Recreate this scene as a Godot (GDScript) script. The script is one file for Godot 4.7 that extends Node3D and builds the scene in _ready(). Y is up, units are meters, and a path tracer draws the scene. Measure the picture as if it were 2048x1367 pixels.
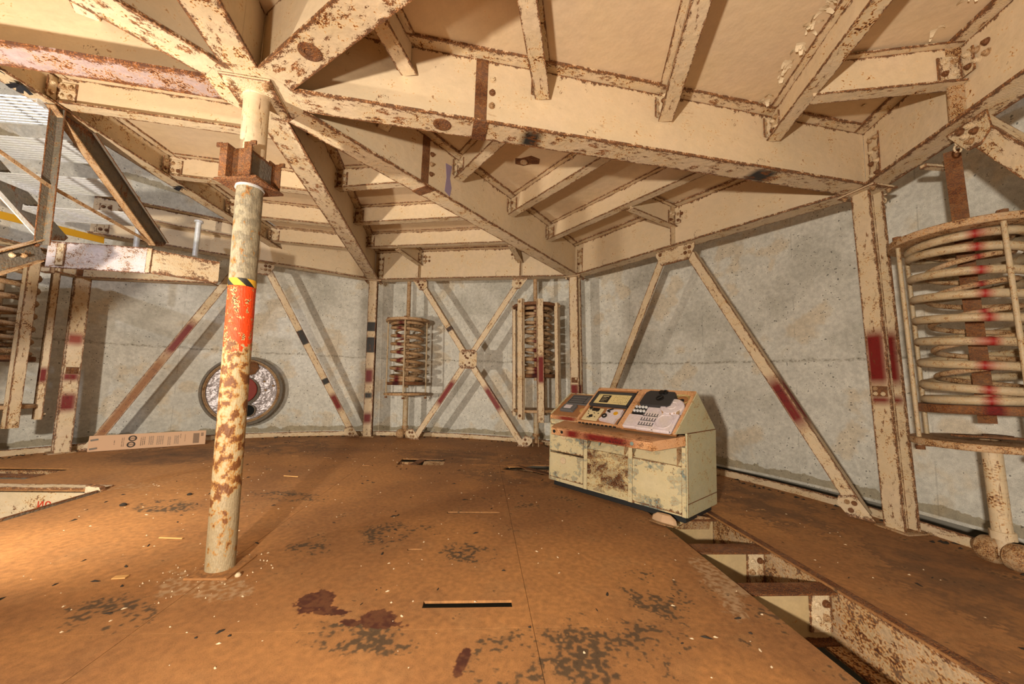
extends Node3D

# ---------------------------------------------------------------- layout
const LEAN := Vector3(-0.0974, 0.0, -0.0171)   # the sprung cage has swayed: how far its upper frame stands from its floor
const R_FRAME := 4.85                           # hub to corner column
const H_FLANGE := 2.846                         # underside of the main beams
const Y_DECK := 3.40                            # underside of the deck plate
const R_WALL := 5.64
const R_FLOOR := 4.98
const GA := Vector3(0.269, 0.0, 0.963)          # the floor grid: towards the trench end
const GB := Vector3(0.963, 0.0, -0.269)         # the floor grid: across
var M := {}
var T := {}
var used := {}
var rng := RandomNumberGenerator.new()
var bolt_mesh: ArrayMesh
var bolt_mats := []

func _ready() -> void:
	rng.seed = 20611
	camera_and_light()
	make_textures()
	make_materials()
	bolt_mesh = make_bolt()
	shell()
	floor_deck()
	under_floor()
	ceiling_deck()
	upper_frame()
	columns_and_braces()
	stair_opening()
	spring_units()
	centre_post()
	wall_penetration()
	console()
	small_things()
	lamps()

func camera_and_light() -> void:
	var cam := Camera3D.new()
	cam.name = "camera"
	add_child(cam)
	cam.fov = rad_to_deg(2.0 * atan(683.5 / 767.06))
	cam.near = 0.05
	cam.far = 60.0
	var b := Basis(Vector3.UP, 0.196) * Basis(Vector3.RIGHT, 0.0969) * Basis(Vector3.BACK, 0.0327)
	cam.transform = Transform3D(b, Vector3(1.988, 1.0993, 1.8977))
	cam.current = true
	var env := Environment.new()
	env.background_mode = Environment.BG_COLOR
	env.background_color = Color(0.0, 0.0, 0.0)
	env.tonemap_mode = Environment.TONE_MAPPER_LINEAR
	env.tonemap_exposure = 1.65
	env.sdfgi_enabled = true
	env.ssao_enabled = true
	env.ssil_enabled = true
	var we := WorldEnvironment.new()
	we.name = "environment"
	we.environment = env
	add_child(we)

const LAMPS := [
	# place, colour, energy, size, aim, half angle (0 = all round)
	[Vector3(-0.95, 1.14, 1.50), Color(1.0, 0.94, 0.85), 8.6, 0.05, Vector3(-0.52, 0.26, -0.60), 89.0],
	[Vector3(1.30, 1.20, 3.00), Color(1.0, 0.94, 0.85), 13.0, 0.06, Vector3(0.45, -0.14, -0.80), 84.0],
	[Vector3(-2.15, 3.80, 0.85), Color(0.97, 0.98, 1.0), 2.2, 0.06, Vector3.DOWN, 0.0],
]

# ---------------------------------------------------------------- textures
func noise_bytes(s: int, freq: float, kind: int, oct: int, w: int, h: int = 0) -> PackedByteArray:
	var n := FastNoiseLite.new()
	n.seed = s
	n.frequency = freq
	n.noise_type = kind
	n.fractal_octaves = oct
	n.fractal_type = FastNoiseLite.FRACTAL_FBM if oct > 1 else FastNoiseLite.FRACTAL_NONE
	var im := n.get_seamless_image(w, h if h > 0 else w)
	im.convert(Image.FORMAT_L8)
	return im.get_data()

func tex(data: PackedByteArray, w: int, h: int, alpha := false) -> ImageTexture:
	var im := Image.create_from_data(w, h, false, Image.FORMAT_RGBA8 if alpha else Image.FORMAT_RGB8, data)
	return ImageTexture.create_from_image(im)

func sst(a: float, b: float, x: float) -> float:
	var t := clampf((x - a) / (b - a), 0.0, 1.0)
	return t * t * (3.0 - 2.0 * t)

# a painted metal: colour `paint`, worn to `under` in patches, then to rust in spots. amount 0..1
func paint_tex(s: int, size: int, paint: Color, rust_at: float, clump: float, mottle: float, under := Color(0, 0, 0), under_at := 2.0) -> ImageTexture:
	var lo := noise_bytes(s, 3.0 / size, FastNoiseLite.TYPE_SIMPLEX_SMOOTH, 3, size)
	var mi := noise_bytes(s + 1, 14.0 / size, FastNoiseLite.TYPE_SIMPLEX_SMOOTH, 4, size)
	var hi := noise_bytes(s + 2, 60.0 / size, FastNoiseLite.TYPE_SIMPLEX_SMOOTH, 2, size)
	var out := PackedByteArray()
	out.resize(size * size * 3)
	var d1 := Color(0.47, 0.27, 0.11)
	var d2 := Color(0.72, 0.46, 0.17)
	var d3 := Color(0.26, 0.145, 0.08)
	for i in size * size:
		var l := lo[i] / 255.0
		var m := mi[i] / 255.0
		var h := hi[i] / 255.0
		var k := 1.0 + (m - 0.5) * mottle + (h - 0.5) * mottle * 0.5
		var r := paint.r * k
		var g := paint.g * k
		var b := paint.b * (k - (l - 0.5) * mottle * 0.6)
		if under_at < 1.5:
			var u := sst(under_at, under_at + 0.015, m * 0.35 + l * 0.65)
			r = lerpf(r, under.r * k, u)
			g = lerpf(g, under.g * k, u)
			b = lerpf(b, under.b * k, u)
		var v := m * 0.45 + h * 0.55 + (l - 0.5) * clump
		var halo := sst(rust_at - 0.10, rust_at + 0.02, v) * 0.55
		var core := sst(rust_at, rust_at + 0.05, v)
		var dk := sst(rust_at + 0.05, rust_at + 0.16, v)
		r = lerpf(lerpf(lerpf(r, d2.r, halo), d1.r, core), d3.r, dk)
		g = lerpf(lerpf(lerpf(g, d2.g, halo), d1.g, core), d3.g, dk)
		b = lerpf(lerpf(lerpf(b, d2.b, halo), d1.b, core), d3.b, dk)
		var o := i * 3
		out[o] = int(clampf(r, 0.0, 1.0) * 255.0)
		out[o + 1] = int(clampf(g, 0.0, 1.0) * 255.0)
		out[o + 2] = int(clampf(b, 0.0, 1.0) * 255.0)
	return tex(out, size, size)

# rust that eats in from the long edges of a plate (v = 0 and v = 1), ragged, with blotches between
func edge_tex(s: int, top: float, bottom: float, blotch: float) -> ImageTexture:
	var w := 768
	var h := 192
	var lo := noise_bytes(s, 0.008, FastNoiseLite.TYPE_SIMPLEX_SMOOTH, 3, w, h)
	var mi := noise_bytes(s + 7, 0.035, FastNoiseLite.TYPE_SIMPLEX_SMOOTH, 4, w, h)
	var hi := noise_bytes(s + 9, 0.14, FastNoiseLite.TYPE_SIMPLEX_SMOOTH, 2, w, h)
	var out := PackedByteArray()
	out.resize(w * h * 4)
	for y in h:
		var v := (y + 0.5) / h
		for x in w:
			var i := y * w + x
			var l := lo[i] / 255.0
			var m := mi[i] / 255.0
			var q := hi[i] / 255.0
			var n := m * 0.6 + q * 0.4
			var lt := lo[x] / 255.0
			var lb := lo[(h / 2) * w + x] / 255.0
			var e := maxf(1.0 - v / maxf(top * (0.25 + 1.5 * lt), 0.004), 1.0 - (1.0 - v) / maxf(bottom * (0.25 + 1.5 * lb), 0.004))
			var a := sst(0.58, 0.72, n * 0.6 + clampf(e, -0.5, 1.0) * 0.55)
			a = maxf(a, sst(blotch, blotch + 0.12, n * 0.75 + (l - 0.5) * 0.7 + 0.12))
			var dark := sst(0.35, 0.75, q * 0.5 + m * 0.5 + clampf(e, 0.0, 1.0) * 0.15)
			var c := Color(0.68, 0.41, 0.14).lerp(Color(0.31, 0.17, 0.08), dark)
			var o := i * 4
			out[o] = int(c.r * 255.0)
			out[o + 1] = int(c.g * 255.0)
			out[o + 2] = int(c.b * 255.0)
			out[o + 3] = int(a * 0.92 * 255.0)
	return tex(out, w, h, true)

func wall_tex() -> ImageTexture:
	var w := 2048
	var h := 704
	var lo := noise_bytes(301, 0.004, FastNoiseLite.TYPE_SIMPLEX_SMOOTH, 4, w, h)
	var mi := noise_bytes(302, 0.017, FastNoiseLite.TYPE_SIMPLEX_SMOOTH, 4, w, h)
	var hi := noise_bytes(303, 0.12, FastNoiseLite.TYPE_SIMPLEX_SMOOTH, 2, w, h)
	var out := PackedByteArray()
	out.resize(w * h * 3)
	for y in h:
		var height := 4.0 * (1.0 - (y + 0.5) / h)
		for x in w:
			var i := y * w + x
			var l := lo[i] / 255.0
			var m := mi[i] / 255.0
			var q := hi[i] / 255.0
			var k := 1.0 + (m - 0.5) * 0.16 + (q - 0.5) * 0.10
			var c := Color(0.91, 0.905, 0.875)
			# bare grey patches where the limewash has gone, more of them in the upper lift of the pour
			var grey := sst(0.50, 0.80, l * 0.62 + m * 0.38 + (0.05 if height > 1.42 else -0.06))
			c = c.lerp(Color(0.72, 0.715, 0.68), grey * 0.65)
			var tan := sst(0.60, 0.78, 1.0 - l + (m - 0.5) * 0.5)
			c = c.lerp(Color(0.82, 0.74, 0.62), tan * 0.45)
			# day joint of the pour and shutter board marks
			var jl := absf(height - 1.44 - (m - 0.5) * 0.05)
			if jl < 0.022:
				c = c.lerp(Color(0.47, 0.44, 0.38), 0.55 * (1.0 - jl / 0.022) * sst(0.35, 0.6, q))
			var bx := fmod(x / 2048.0 * 11.81 + 50.0, 1.2)
			if bx < 0.012:
				c = c.darkened(0.10 * sst(0.4, 0.6, m))
			# tide mark of silt along the foot
			var tide := height - 0.085 - (m - 0.5) * 0.09 - (q - 0.5) * 0.02
			if tide < 0.0:
				c = c.lerp(Color(0.56, 0.50, 0.38), 0.55)
			if q > 0.80 and m > 0.5:
				c = c.darkened(0.45)
			var o := i * 3
			out[o] = int(clampf(c.r * k, 0, 1) * 255.0)
			out[o + 1] = int(clampf(c.g * k, 0, 1) * 255.0)
			out[o + 2] = int(clampf(c.b * k, 0, 1) * 255.0)
	return tex(out, w, h)

# stains on the floor: x, z, radius along x, radius along z, kind (0 soot / bitumen, 1 red oil, 2 pale dust, 3 brown damp)
const STAINS := [
	[0.62, -0.70, 0.22, 0.24, 0], [0.85, -0.82, 0.16, 0.10, 0], [2.05, 0.20, 0.34, 0.26, 0], [2.20, 0.02, 0.25, 0.14, 0],
	[1.70, 0.30, 0.20, 0.22, 0], [0.30, -0.35, 0.20, 0.10, 0], [1.05, 0.32, 0.30, 0.12, 0], [-0.60, -1.20, 0.40, 0.16, 0],
	[-1.3, -0.7, 0.3, 0.2, 0], [1.25, -0.55, 0.2, 0.16, 0], [2.35, -0.35, 0.2, 0.3, 0], [-0.1, 0.45, 0.25, 0.15, 0],
	[0.70, 0.14, 0.09, 0.10, 1], [0.86, 0.19, 0.10, 0.05, 1], [1.08, 0.20, 0.10, 0.06, 1], [1.52, 0.33, 0.03, 0.09, 1], [0.96, 0.24, 0.06, 0.03, 1],
	[2.72, -0.62, 0.10, 0.42, 2], [0.06, 0.16, 0.30, 0.12, 2], [-4.0, -2.4, 0.5, 0.4, 2], [-2.1, -1.1, 0.2, 0.2, 2],
	[0.4, -3.4, 1.2, 0.5, 3], [-2.4, -3.2, 0.9, 0.7, 3], [1.2, -2.6, 0.7, 0.5, 3], [3.7, -2.3, 0.5, 0.9, 3], [4.2, -0.9, 0.5, 0.8, 3], [-3.2, -2.2, 0.8, 0.6, 3], [3.75, 0.2, 0.4, 0.5, 3],
]

func floor_tex() -> ImageTexture:
	var w := 1536
	var lo := noise_bytes(401, 0.0035, FastNoiseLite.TYPE_SIMPLEX_SMOOTH, 4, w)
	var mi := noise_bytes(402, 0.02, FastNoiseLite.TYPE_SIMPLEX_SMOOTH, 4, w)
	var hi := noise_bytes(403, 0.16, FastNoiseLite.TYPE_SIMPLEX_SMOOTH, 2, w)
	var mask := PackedByteArray()
	mask.resize(w * w)
	mask.fill(255)
	for si in STAINS.size():
		var s: Array = STAINS[si]
		var cx := int((s[0] / 10.24 + 0.5) * w)
		var cz := int((s[1] / 10.24 + 0.5) * w)
		var rx := int(s[2] / 10.24 * w * 1.6)
		var rz := int(s[3] / 10.24 * w * 1.6)
		for z in range(maxi(cz - rz, 0), mini(cz + rz, w)):
			for x in range(maxi(cx - rx, 0), mini(cx + rx, w)):
				var i := z * w + x
				var d := Vector2((x - cx) / (rx / 1.6), (z - cz) / (rz / 1.6)).length()
				if d + (mi[i] / 255.0 - 0.5) * 1.6 + (hi[i] / 255.0 - 0.5) * 0.5 < 1.0:
					mask[i] = s[4]
	var out := PackedByteArray()
	out.resize(w * w * 3)
	for i in w * w:
		var l := lo[i] / 255.0
		var m := mi[i] / 255.0
		var q := hi[i] / 255.0
		var c := Color(0.70, 0.495, 0.29).lerp(Color(0.575, 0.40, 0.24), sst(0.3, 0.7, l * 0.7 + m * 0.3))
		c = c.lerp(Color(0.69, 0.52, 0.33), 0.3 * sst(0.55, 0.8, m))
		var k := 1.0 + (q - 0.5) * 0.20 + (m - 0.5) * 0.10
		match mask[i]:
			0:
				c = c.lerp(Color(0.24, 0.20, 0.15), 0.75 * sst(0.50, 0.60, q * 0.5 + m * 0.5))
			1:
				c = c.lerp(Color(0.26, 0.105, 0.06), 0.55 + 0.35 * sst(0.4, 0.6, q * 0.5 + m * 0.5))
			2:
				c = c.lerp(Color(0.72, 0.62, 0.50), 0.7 * sst(0.40, 0.62, q * 0.6 + l * 0.4))
			3:
				c = c.lerp(Color(0.37, 0.27, 0.185), 0.55 * sst(0.35, 0.6, m * 0.6 + q * 0.4))
		var scab := q * 0.35 + m * 0.4 + l * 0.25
		if scab > 0.70:
			c = c.lerp(Color(0.25, 0.19, 0.13), sst(0.70, 0.74, scab) * 0.7)
		var o := i * 3
		out[o] = int(clampf(c.r * k, 0, 1) * 255.0)
		out[o + 1] = int(clampf(c.g * k, 0, 1) * 255.0)
		out[o + 2] = int(clampf(c.b * k, 0, 1) * 255.0)
	return tex(out, w, w)

func grain_tex() -> ImageTexture:     # fine sand grain that multiplies a colour
	var w := 512
	var hi := noise_bytes(601, 0.25, FastNoiseLite.TYPE_SIMPLEX_SMOOTH, 2, w)
	var mi := noise_bytes(602, 0.03, FastNoiseLite.TYPE_SIMPLEX_SMOOTH, 4, w)
	var out := PackedByteArray()
	out.resize(w * w * 3)
	for i in w * w:
		var q := hi[i] / 255.0
		var m := mi[i] / 255.0
		var k := clampf(0.95 + (q - 0.5) * 0.20 + (m - 0.5) * 0.14, 0.0, 1.0)
		if q > 0.84:
			k *= 0.72
		var b := int(k * 255.0)
		out[i * 3] = b
		out[i * 3 + 1] = b
		out[i * 3 + 2] = b
	return tex(out, w, w)

func post_tex() -> ImageTexture:     # u round the pipe, v from the foot (1) to the top (0), 2.24 m tall
	var w := 256
	var h := 1024
	var lo := noise_bytes(501, 0.012, FastNoiseLite.TYPE_SIMPLEX_SMOOTH, 3, w, h)
	var mi := noise_bytes(502, 0.03, FastNoiseLite.TYPE_SIMPLEX_SMOOTH, 4, w, h)
	var hi := noise_bytes(503, 0.16, FastNoiseLite.TYPE_SIMPLEX_SMOOTH, 2, w, h)
	var out := PackedByteArray()
	out.resize(w * h * 3)
	for y in h:
		var ht := 2.24 * (1.0 - (y + 0.5) / h)
		for x in w:
			var i := y * w + x
			var l := lo[i] / 255.0
			var m := mi[i] / 255.0
			var q := hi[i] / 255.0
			var c := Color(0.71, 0.64, 0.50)
			var hj := ht + (l - 0.5) * 0.35 + (m - 0.5) * 0.12
			var need := lerpf(0.63, 0.515, sst(0.30, 0.48, hj))
			c = c.lerp(Color(0.63, 0.57, 0.455), 1.0 - sst(0.30, 0.45, hj))
			if ht > 1.62:
				c = Color(0.58, 0.545, 0.46).lerp(Color(0.49, 0.46, 0.39), sst(0.4, 0.6, m))
				need = 0.69
			var v := m * 0.48 + l * 0.34 + q * 0.18
			c = c.lerp(Color(0.66, 0.44, 0.17), 0.7 * sst(need - 0.09, need, v))
			c = c.lerp(Color(0.42, 0.25, 0.125), 0.9 * sst(need, need + 0.06, v))
			if ht > 1.235 + (m - 0.5) * 0.16 and ht < 1.63:
				var chip := sst(0.60, 0.64, m * 0.55 + q * 0.25 + l * 0.2 + (0.10 if ht < 1.32 else 0.0))
				c = Color(0.86, 0.27, 0.06).lerp(Color(0.74, 0.62, 0.42) if q > 0.5 else Color(0.36, 0.2, 0.1), chip)
			var k := 1.0 + (q - 0.5) * 0.16
			var o := i * 3
			out[o] = int(clampf(c.r * k, 0, 1) * 255.0)
			out[o + 1] = int(clampf(c.g * k, 0, 1) * 255.0)
			out[o + 2] = int(clampf(c.b * k, 0, 1) * 255.0)
	return tex(out, w, h)

func normal_tex(s: int, freq: float, oct: int, size: int, strength: float) -> ImageTexture:
	var n := FastNoiseLite.new()
	n.seed = s
	n.frequency = freq
	n.noise_type = FastNoiseLite.TYPE_SIMPLEX_SMOOTH
	n.fractal_octaves = oct
	var im := n.get_seamless_image(size, size)
	im.convert(Image.FORMAT_RGBA8)
	im.bump_map_to_normal_map(strength)
	return ImageTexture.create_from_image(im)

func tape_tex() -> ImageTexture:
	var im := Image.create(256, 64, false, Image.FORMAT_RGB8)
	for y in 64:
		for x in 256:
			im.set_pixel(x, y, Color(0.15, 0.14, 0.12) if fposmod(x + y * 0.9, 128.0) < 56.0 else Color(0.84, 0.66, 0.20))
	return ImageTexture.create_from_image(im)

func card_tex() -> ImageTexture:    # the print on the box: blocks of unreadable small lines and two round seals
	var w := 1024
	var h := 192
	var im := Image.create(w, h, false, Image.FORMAT_RGB8)
	im.fill(Color(0.80, 0.66, 0.54))
	var ink := Color(0.22, 0.19, 0.17)
	var r := RandomNumberGenerator.new()
	r.seed = 9
	for blk in [[200, 66, 6, 60], [262, 40, 5, 115], [276, 40, 5, 115], [420, 46, 7, 110], [436, 46, 7, 110], [452, 46, 7, 100], [776, 30, 5, 60], [820, 40, 4, 100]]:
		for k in range(0, blk[3], 3):
			if r.randf() < 0.8:
				im.fill_rect(Rect2i(blk[0], blk[1] + k, blk[2], 2), ink)
	for col in [[490, 40], [506, 40], [522, 40], [560, 44], [576, 44], [592, 44], [610, 44], [660, 60], [676, 60], [720, 50], [736, 50], [752, 50]]:
		for k in range(0, 116, 4):
			im.fill_rect(Rect2i(col[0] + r.randi_range(0, 3), col[1] + k, r.randi_range(6, 12), 2), ink.lightened(0.2))
	for k in 34:
		im.fill_rect(Rect2i(900, 34 + k * 4, 60, 2 if k % 3 else 3), ink)
	for k in 12:
		im.fill_rect(Rect2i(975, 30 + k * 4, 26, 2), ink)
	for c in [Vector2(350, 56), Vector2(342, 134)]:
		for y in range(-38, 39):
			for x in range(-38, 39):
				var d := Vector2(x, y).length()
				if d < 37.0 and (d > 24.0 or (absf(fposmod(x + y * 0.3, 9.0) - 4.0) < 2.0 and absf(y) < 13.0)):
					im.set_pixel(int(c.x) + x, clampi(int(c.y) + y, 0, h - 1), ink)
	return ImageTexture.create_from_image(im)

func screen_tex() -> ImageTexture:    # faded legend card behind the console window
	var im := Image.create(320, 128, false, Image.FORMAT_RGB8)
	im.fill(Color(0.84, 0.77, 0.56))
	var ink := Color(0.15, 0.13, 0.11)
	im.fill_rect(Rect2i(44, 14, 84, 84), ink)
	var r := RandomNumberGenerator.new()
	r.seed = 4
	for k in 5:
		im.fill_rect(Rect2i(54, 24 + k * 14, r.randi_range(30, 62), 3 if k else 8), Color(0.80, 0.75, 0.6))
	for row in 5:
		for col in 9:
			if r.randf() < 0.7:
				im.fill_rect(Rect2i(150 + col * 17, 14 + row * 18 + r.randi_range(-2, 2), r.randi_range(3, 9), 4), ink)
	for k in 5:
		im.fill_rect(Rect2i(230 + k * 14, 100 - k * 6, 10, 3), ink)
	im.fill_rect(Rect2i(10, 8, 7, 7), ink)
	return ImageTexture.create_from_image(im)

func make_textures() -> void:
	T.cream = paint_tex(11, 640, Color(0.83, 0.75, 0.63), 0.83, 0.30, 0.06)
	T.cream_worn = paint_tex(21, 640, Color(0.81, 0.735, 0.615), 0.735, 0.40, 0.09)
	T.deck = paint_tex(31, 512, Color(0.82, 0.735, 0.615), 0.95, 0.2, 0.05)
	T.rusty = paint_tex(41, 512, Color(0.70, 0.60, 0.47), 0.575, 0.35, 0.18)
	T.rust = paint_tex(51, 512, Color(0.45, 0.31, 0.20), 0.56, 0.40, 0.40, Color(0.30, 0.18, 0.11), 0.52)
	T.grey_steel = paint_tex(61, 512, Color(0.40, 0.375, 0.335), 0.76, 0.30, 0.18)
	T.green = paint_tex(71, 640, Color(0.79, 0.745, 0.60), 0.74, 0.40, 0.08, Color(0.46, 0.53, 0.52), 0.63)
	T.green_bad = paint_tex(76, 512, Color(0.77, 0.73, 0.57), 0.535, 0.55, 0.14, Color(0.46, 0.52, 0.49), 0.52)
	T.dusty = paint_tex(79, 512, Color(0.72, 0.63, 0.47), 0.80, 0.3, 0.10)
	T.side = paint_tex(81, 512, Color(0.72, 0.715, 0.60), 0.74, 0.35, 0.09)
	T.orange = paint_tex(91, 512, Color(0.60, 0.42, 0.27), 0.74, 0.2, 0.22)
	T.spring = paint_tex(98, 512, Color(0.70, 0.635, 0.52), 0.68, 0.4, 0.14)
	T.ledge = paint_tex(96, 512, Color(0.80, 0.62, 0.46), 0.70, 0.4, 0.14)
	T.zinc = paint_tex(101, 256, Color(0.84, 0.855, 0.87), 0.90, 0.2, 0.16)
	T.junk = paint_tex(111, 256, Color(0.80, 0.76, 0.78), 0.84, 0.2, 0.16)
	T.lilac = paint_tex(121, 512, Color(0.80, 0.765, 0.77), 0.69, 0.5, 0.12)
	T.lilac_dark = paint_tex(126, 512, Color(0.62, 0.545, 0.53), 0.62, 0.5, 0.16)
	T.flange = edge_tex(131, 0.20, 0.20, 0.74)
	T.flange_bad = edge_tex(141, 0.34, 0.34, 0.70)
	T.flange_spot = edge_tex(136, 0.26, 0.26, 0.60)
	T.web = edge_tex(151, 0.08, 0.04, 0.86)
	T.web_bad = edge_tex(161, 0.14, 0.10, 0.76)
	T.joist_web = edge_tex(171, 0.17, 0.07, 0.90)
	T.wall = wall_tex()
	T.floor = floor_tex()
	T.post = post_tex()
	T.grain = grain_tex()
	T.tape = tape_tex()
	T.card = card_tex()
	T.screen = screen_tex()
	T.n_paint = normal_tex(7, 0.03, 4, 512, 3.0)
	T.n_fine = normal_tex(8, 0.08, 4, 512, 5.0)
	T.n_foil = normal_tex(9, 0.018, 2, 512, 14.0)

# ---------------------------------------------------------------- materials
func mat(called: String, t: Texture2D, scale: float, rough: float, detail: Texture2D = null, metal := 0.0, nrm: Texture2D = null, nscale := 0.4) -> StandardMaterial3D:
	var m := StandardMaterial3D.new()
	m.resource_name = called
	m.albedo_texture = t
	m.uv1_triplanar = true
	m.uv1_world_triplanar = true
	m.uv1_scale = Vector3.ONE * scale
	m.roughness = rough
	m.metallic = metal
	m.vertex_color_use_as_albedo = true
	if detail:
		m.detail_enabled = true
		m.detail_albedo = detail
		m.detail_uv_layer = BaseMaterial3D.DETAIL_UV_2
		m.detail_blend_mode = BaseMaterial3D.BLEND_MODE_MIX
	if nrm:
		m.normal_enabled = true
		m.normal_texture = nrm
		m.normal_scale = nscale
	M[called] = m
	return m

func flat(called: String, c: Color, rough: float, metal := 0.0) -> StandardMaterial3D:
	var m := StandardMaterial3D.new()
	m.resource_name = called
	m.albedo_color = c
	m.roughness = rough
	m.metallic = metal
	m.vertex_color_use_as_albedo = true
	M[called] = m
	return m

func uvmat(called: String, t: Texture2D, rough: float) -> StandardMaterial3D:
	var m := StandardMaterial3D.new()
	m.resource_name = called
	m.albedo_texture = t
	m.roughness = rough
	M[called] = m
	return m

func make_materials() -> void:
	mat("flange", T.cream_worn, 0.9, 0.62, T.flange, 0.0, T.n_paint)
	mat("flange_spot", T.cream_worn, 0.9, 0.62, T.flange_spot, 0.0, T.n_paint)
	mat("flange_bad", T.lilac_dark, 1.1, 0.66, T.flange_bad, 0.0, T.n_paint)
	mat("web", T.cream, 0.7, 0.58, T.web, 0.0, T.n_paint, 0.25)
	mat("web_bad", T.cream_worn, 0.8, 0.62, T.web_bad, 0.0, T.n_paint)
	mat("joist", T.cream, 0.8, 0.6, T.joist_web, 0.0, T.n_paint, 0.25)
	mat("deck", T.deck, 0.6, 0.7, null, 0.0, T.n_paint, 0.2)
	mat("column", T.cream_worn, 0.9, 0.6, T.flange, 0.0, T.n_paint)
	mat("brace", T.cream_worn, 1.3, 0.6, T.flange, 0.0, T.n_paint)
	mat("plate", T.cream_worn, 1.7, 0.62, T.flange_bad, 0.0, T.n_fine)
	mat("rusty", T.rusty, 1.8, 0.75, null, 0.0, T.n_fine)
	mat("rust", T.rust, 1.6, 0.85, null, 0.0, T.n_fine, 0.7)
	mat("spring", T.spring, 2.2, 0.55, null, 0.0, T.n_fine)
	mat("steel", T.grey_steel, 1.0, 0.55, T.flange, 0.0, T.n_fine)
	mat("lilac", T.lilac, 1.2, 0.6, T.web_bad, 0.0, T.n_paint)
	mat("zinc", T.zinc, 1.5, 0.42, null, 0.15, T.n_fine, 0.3)
	mat("trench", T.rusty, 0.9, 0.8, T.web_bad, 0.0, T.n_fine)
	mat("dusty", T.dusty, 0.8, 0.8, T.web, 0.0, T.n_paint, 0.25)
	mat("rim", T.cream_worn, 1.4, 0.7, T.flange_bad, 0.0, T.n_paint)
	mat("console_front", T.green, 1.1, 0.55, T.web, 0.0, T.n_paint, 0.25)
	mat("console_side", T.side, 1.1, 0.55, null, 0.0, T.n_paint, 0.25)
	mat("console_shelf", T.ledge, 1.6, 0.55, null, 0.0, T.n_fine, 0.3)
	mat("console_ledge", T.ledge, 1.3, 0.55, null, 0.0, T.n_fine, 0.25)
	mat("console_strip", T.ledge, 1.3, 0.55, T.flange, 0.0, T.n_fine, 0.25)
	mat("console_face", T.orange, 1.5, 0.6, null, 0.0, T.n_fine, 0.3)
	mat("junk", T.junk, 3.0, 0.6, null, 0.0, T.n_fine, 0.4)
	var c := uvmat("wall", T.wall, 0.85)
	c.detail_enabled = true
	c.detail_albedo = T.grain
	c.detail_uv_layer = BaseMaterial3D.DETAIL_UV_2
	c.detail_blend_mode = BaseMaterial3D.BLEND_MODE_MUL
	var f := uvmat("floor", T.floor, 0.82)
	f.detail_enabled = true
	f.detail_albedo = T.grain
	f.detail_uv_layer = BaseMaterial3D.DETAIL_UV_2
	f.detail_blend_mode = BaseMaterial3D.BLEND_MODE_MUL
	flat("floor_edge", Color(0.30, 0.22, 0.15), 0.85)
	var p := uvmat("post", T.post, 0.6)
	p.normal_enabled = true
	p.normal_texture = T.n_fine
	p.normal_scale = 0.35
	uvmat("tape", T.tape, 0.5)
	uvmat("card", T.card, 0.85)
	uvmat("legend", T.screen, 0.6)
	flat("card_plain", Color(0.74, 0.62, 0.50), 0.85)
	flat("dark", Color(0.045, 0.042, 0.04), 0.9)
	flat("black_plastic", Color(0.085, 0.082, 0.085), 0.45)
	flat("black_grey", Color(0.20, 0.20, 0.21), 0.55)
	flat("plinth", Color(0.12, 0.13, 0.14), 0.6)
	flat("red_paint", Color(0.52, 0.17, 0.13), 0.65)
	flat("red_ink", Color(0.72, 0.22, 0.10), 0.7)
	flat("primer", Color(0.56, 0.50, 0.60), 0.65)
	flat("yellow", Color(0.80, 0.60, 0.12), 0.6)
	flat("grime", Color(0.16, 0.13, 0.10), 0.9)
	flat("pit", Color(0.58, 0.56, 0.52), 0.9)
	flat("chip", Color(0.80, 0.72, 0.60), 0.8)
	flat("splinter", Color(0.80, 0.62, 0.38), 0.8)
	flat("curl", Color(0.86, 0.80, 0.69), 0.7)
	flat("black_tape", Color(0.10, 0.11, 0.14), 0.6)
	flat("side_flat", Color(0.46, 0.53, 0.52), 0.6)
	flat("legend_plain", Color(0.80, 0.74, 0.58), 0.6)
	flat("black_grey_light", Color(0.37, 0.37, 0.38), 0.55)
	flat("yellow_dull", Color(0.74, 0.60, 0.36), 0.6)
	
	mat("door", T.green_bad, 1.2, 0.6, null, 0.0, T.n_paint, 0.25)
	flat("wire", Color(0.72, 0.64, 0.40), 0.5)
	var foil := flat("foil", Color(0.68, 0.66, 0.68), 0.42, 0.55)
	foil.normal_enabled = true
	foil.normal_texture = T.n_foil
	foil.normal_scale = 0.5
	foil.uv1_triplanar = true
	foil.uv1_world_triplanar = true
	foil.uv1_scale = Vector3.ONE * 1.6
	mat("bolt_a", T.rusty, 6.0, 0.6)
	mat("bolt_b", T.cream_worn, 6.0, 0.6)
	mat("bolt_c", T.rust, 6.0, 0.7)
	bolt_mats = [M.bolt_a, M.bolt_b, M.bolt_c]

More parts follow.
